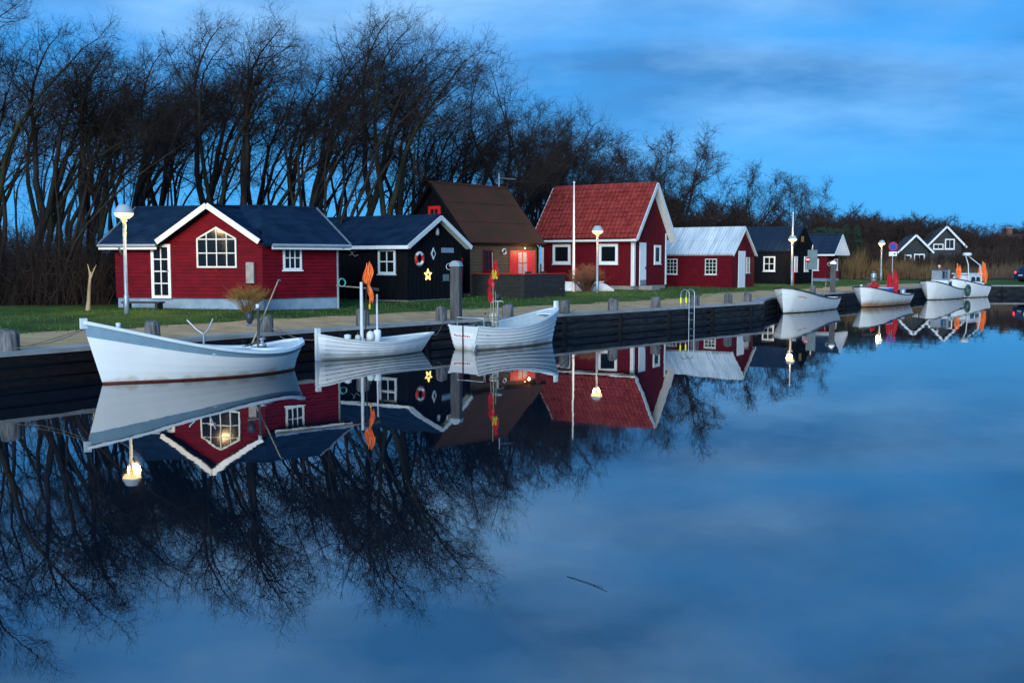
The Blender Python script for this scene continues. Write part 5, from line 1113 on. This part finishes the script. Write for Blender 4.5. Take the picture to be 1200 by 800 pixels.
# evergreens
def conifer(x, y, h, wd, label, seed, bare=.15, flat=False):
    rb = random.Random(seed); t = thing('conifer', (x, y, zat(x, y) - .05), label, 'tree'); MB().tube([(0, 0, -.2), (0.05, 0, h * .5), (0, 0, h * .97)], [.05 * h / 3 + .05, .05 * h / 3, .02], 7).build('trunk', 'bark', t); V_, F_ = [], []
    for i in range(150):
        q = bare + (1 - bare) * rb.random(); a = rb.uniform(0, 6.28); L = wd * ((1 - q) ** .8 if not flat else math.sin(math.pi * min(1, (q - bare) / (1 - bare) * .8 + .15)) ** .6) * rb.uniform(.5, 1.1) + .15
        s = Vector((0, 0, h * q)); e = s + Vector((math.cos(a) * L, math.sin(a) * L, L * rb.uniform(-.15, .25)))
        spike(V_, F_, [s, e], [.03, .01])
        for k in range(34):
            c = s.lerp(e, .25 + .75 * rb.random()) + rv(rb) * .10 * L; spike(V_, F_, [c, c + rv(rb) * .22 + Vector((0, 0, .08))], [.035, .01])
    m = MB(); m.v = V_; m.f = [list(f) for f in F_]; m.m = [0] * len(F_); m.sm = [False] * len(F_); m.build('crown', 'conifer', t)
conifer(XY(962, 106), 106, 5.0, 1.5, 'dark rounded pine above the white gabled hut', 1, .35, True); conifer(XY(976, 110), 110, 5.0, 1.3, 'dark pine right of the white gabled hut roof', 2, .3, True)
conifer(XY(990, 116), 116, 5.6, 1.3, 'dark spruce behind the reeds next to the white gable', 3); conifer(XY(1002, 120), 120, 5.6, 1.4, 'dark spruce behind the round sign', 4)
conifer(XY(1185, 178), 178, 7.0, 1.4, 'small pointed spruce by the brick house chimney', 5); conifer(XY(1136, 186), 186, 5.0, 1.8, 'low dark evergreen above the far shrubs', 6)

# undergrowth in the wood, far thicket, reeds: masses nobody could count
def mass(name, m, label, cat, gen, n, seed):
    rb = random.Random(seed); V_, F_ = [], []
    for _ in range(n): gen(rb, V_, F_)
    b = MB(); b.v = V_; b.f = [list(f) for f in F_]; b.m = [0] * len(F_); b.sm = [False] * len(F_); return b.build(name, m, None, 'stuff', label, cat)
def under(rb, V_, F_):
    px = rb.uniform(-110, 560) if rb.random() < .6 else rb.uniform(-110, 150); Y = 38.5 + rb.random() * 20 if px < 125 else (47 if px < 350 else 60) + rb.random() * 20
    x = XY(px, Y); z = zat(x, Y); h = rb.uniform(.8, 3.4) * (1.15 if px < 130 else .9); s = Vector((x, Y, z - .1)); d = Vector((rb.gauss(0, .25), rb.gauss(0, .25), 1)); pts = path(rb, s, d, h, 3, .18, .05, .05); r = rb.uniform(.008, .024); spike(V_, F_, pts, [r, r * .8, r * .5])
    for k in range(6):
        q, dd = along(pts, rb.uniform(.15, 1)); tp = path(rb, q, dd * .7 + rv(rb) * .8, rb.uniform(.3, 1.0), 2, .3, .05, .05); spike(V_, F_, tp, [r * .5, r * .3])
mass('undergrowth', 'twig_brown', 'tangled dark undergrowth between the trunks of the wood', 'undergrowth', under, 7000, 1)
BUSHES = []
rb = random.Random(8)
for px, Y, r, h in [(785, 96, 4, 6.6), (812, 98, 4, 6.8), (836, 100, 4, 6.4), (800, 106, 5, 7.2), (850, 110, 4.5, 6.6), (872, 112, 4.5, 5.6), (895, 114, 4, 5.4), (912, 112, 4, 5.4), (930, 118, 5, 6.6), (950, 122, 5, 5.4), (775, 90, 3, 6.0), (880, 120, 5, 6.0), (760, 100, 4, 7.0)]: BUSHES.append((px, Y, r, h))
for k in range(64):
    px = 970 + k * 4.0 + rb.uniform(-5, 5); Y = rb.uniform(132, 175); tgt = (254 if px < 1085 else 267) + 5 * math.sin(px * .05) + rb.uniform(-4, 14); BUSHES.append((px, Y, rb.uniform(3, 5.5), (306 - tgt) * Y / 1200 + 1.4))
for k in range(34): px = 1000 + k * 6.5; Y = rb.uniform(112, 124) if not 1035 < px < 1130 else rb.uniform(112, 117); BUSHES.append((px, Y, 2.5, rb.uniform(1.1, 1.7) if 1035 < px < 1130 else rb.uniform(2.6, 4.4)))
def thicket(rb, V_, F_):
    px, Y, r, h = BUSHES[rb.randrange(len(BUSHES))]; a = rb.uniform(0, 6.28); q = rb.random() ** .55; x = XY(px, Y) + math.cos(a) * q * r; y = Y + math.sin(a) * q * r
    hh = h * (1 - .55 * q * q) * rb.uniform(.55, 1.0); s = Vector((x, y, 1.2)); pts = path(rb, s, Vector((math.cos(a) * .3 * q + .1, math.sin(a) * .3, 1)), hh, 3, .16, .06, .04); rr_ = Y * .00036 * rb.uniform(.6, 1.3); spike(V_, F_, pts, [rr_ * 1.6, rr_, rr_ * .6])
    for k in range(7):
        p, dd = along(pts, rb.uniform(.3, 1)); spike(V_, F_, path(rb, p, dd + rv(rb) * .7, rb.uniform(.5, 1.3), 2, .3, .1, .05), [rr_ * .7, rr_ * .4])
mass('far_thicket', 'twig_brown', 'brown leafless thicket closing the view behind the far huts', 'thicket', thicket, 8500, 2)
LS = 'rounded brown leafless shrub in the belt behind the far huts'; GS = 'shrubs in the belt behind the far huts'
for i, (px, Y, r, h) in enumerate(BUSHES[:-34]):
    q = SHRUB[i % 2]; plant(q, XY(px, Y), Y, h / (4.3 if i < 13 else 5.0), 0, rt_.uniform(0, 6), LS, GS, 1.15)['category'] = 'shrub'
for i in range(16): px = 990 + i * 14; Y = 126 + (i * 7) % 11; plant(SHRUB[i % 2], XY(px, Y) if not 1035 < px < 1130 else XY(px, 140), Y if not 1035 < px < 1130 else 140, rt_.uniform(.55, .8), 0, rt_.uniform(0, 6), LS, GS, 1.5)['category'] = 'shrub'
for i, px in enumerate((1046, 1062, 1080, 1094, 1104, 1118, 1130, 1142, 1154, 1168, 1180, 1194, 1020, 1034)): plant(SHRUB[i % 2], XY(px, 113 + i % 3 * 3), 113 + i % 3 * 3, rt_.uniform(.36, .52), 0, rt_.uniform(0, 6), 'low brown shrub in front of the holiday houses', 'low shrubs before the holiday houses', 1.4)['category'] = 'shrub'

def reed(rb, V_, F_):
    px = rb.uniform(985, 1062) if rb.random() < .8 else rb.uniform(1062, 1110); Y = rb.uniform(97, 108); x = XY(px, Y); h = rb.uniform(.6, 2.0) * (1.3 if px < 1012 else 1) * (.65 + .9 * abs(noise.noise(Vector((px * .06, Y * .3, 3)))) * 1.6); s = Vector((x, Y, 1.15)); spike(V_, F_, path(rb, s, Vector((rb.gauss(.05, .1), rb.gauss(0, .1), 1)), h, 2, .08, 0, .03), [.020, .016])
    if rb.random() < .5: spike(V_, F_, [s + Vector((0, 0, h * .5)), s + Vector((rb.gauss(.1, .25), rb.gauss(0, .2), h * rb.uniform(.7, .95)))], [.02, .008])
mass('golden_reeds', 'reed', 'golden dry reeds standing behind the street lamp and round sign', 'reeds', reed, 2600, 3)
def reed2(rb, V_, F_):
    px = rb.uniform(1045, 1330); Y = rb.uniform(100, 112); x = XY(px, Y); h = rb.uniform(.6, 1.8) * (.6 + 1.3 * abs(noise.noise(Vector((px * .05, Y * .3, 9))))); s = Vector((x, Y, 1.15)); spike(V_, F_, path(rb, s, Vector((rb.gauss(.05, .1), rb.gauss(0, .1), 1)), h, 2, .1, 0, .03), [.024, .018])
mass('brown_reeds', 'reed_brown', 'brown reed bed along the far end of the basin', 'reeds', reed2, 4500, 4)
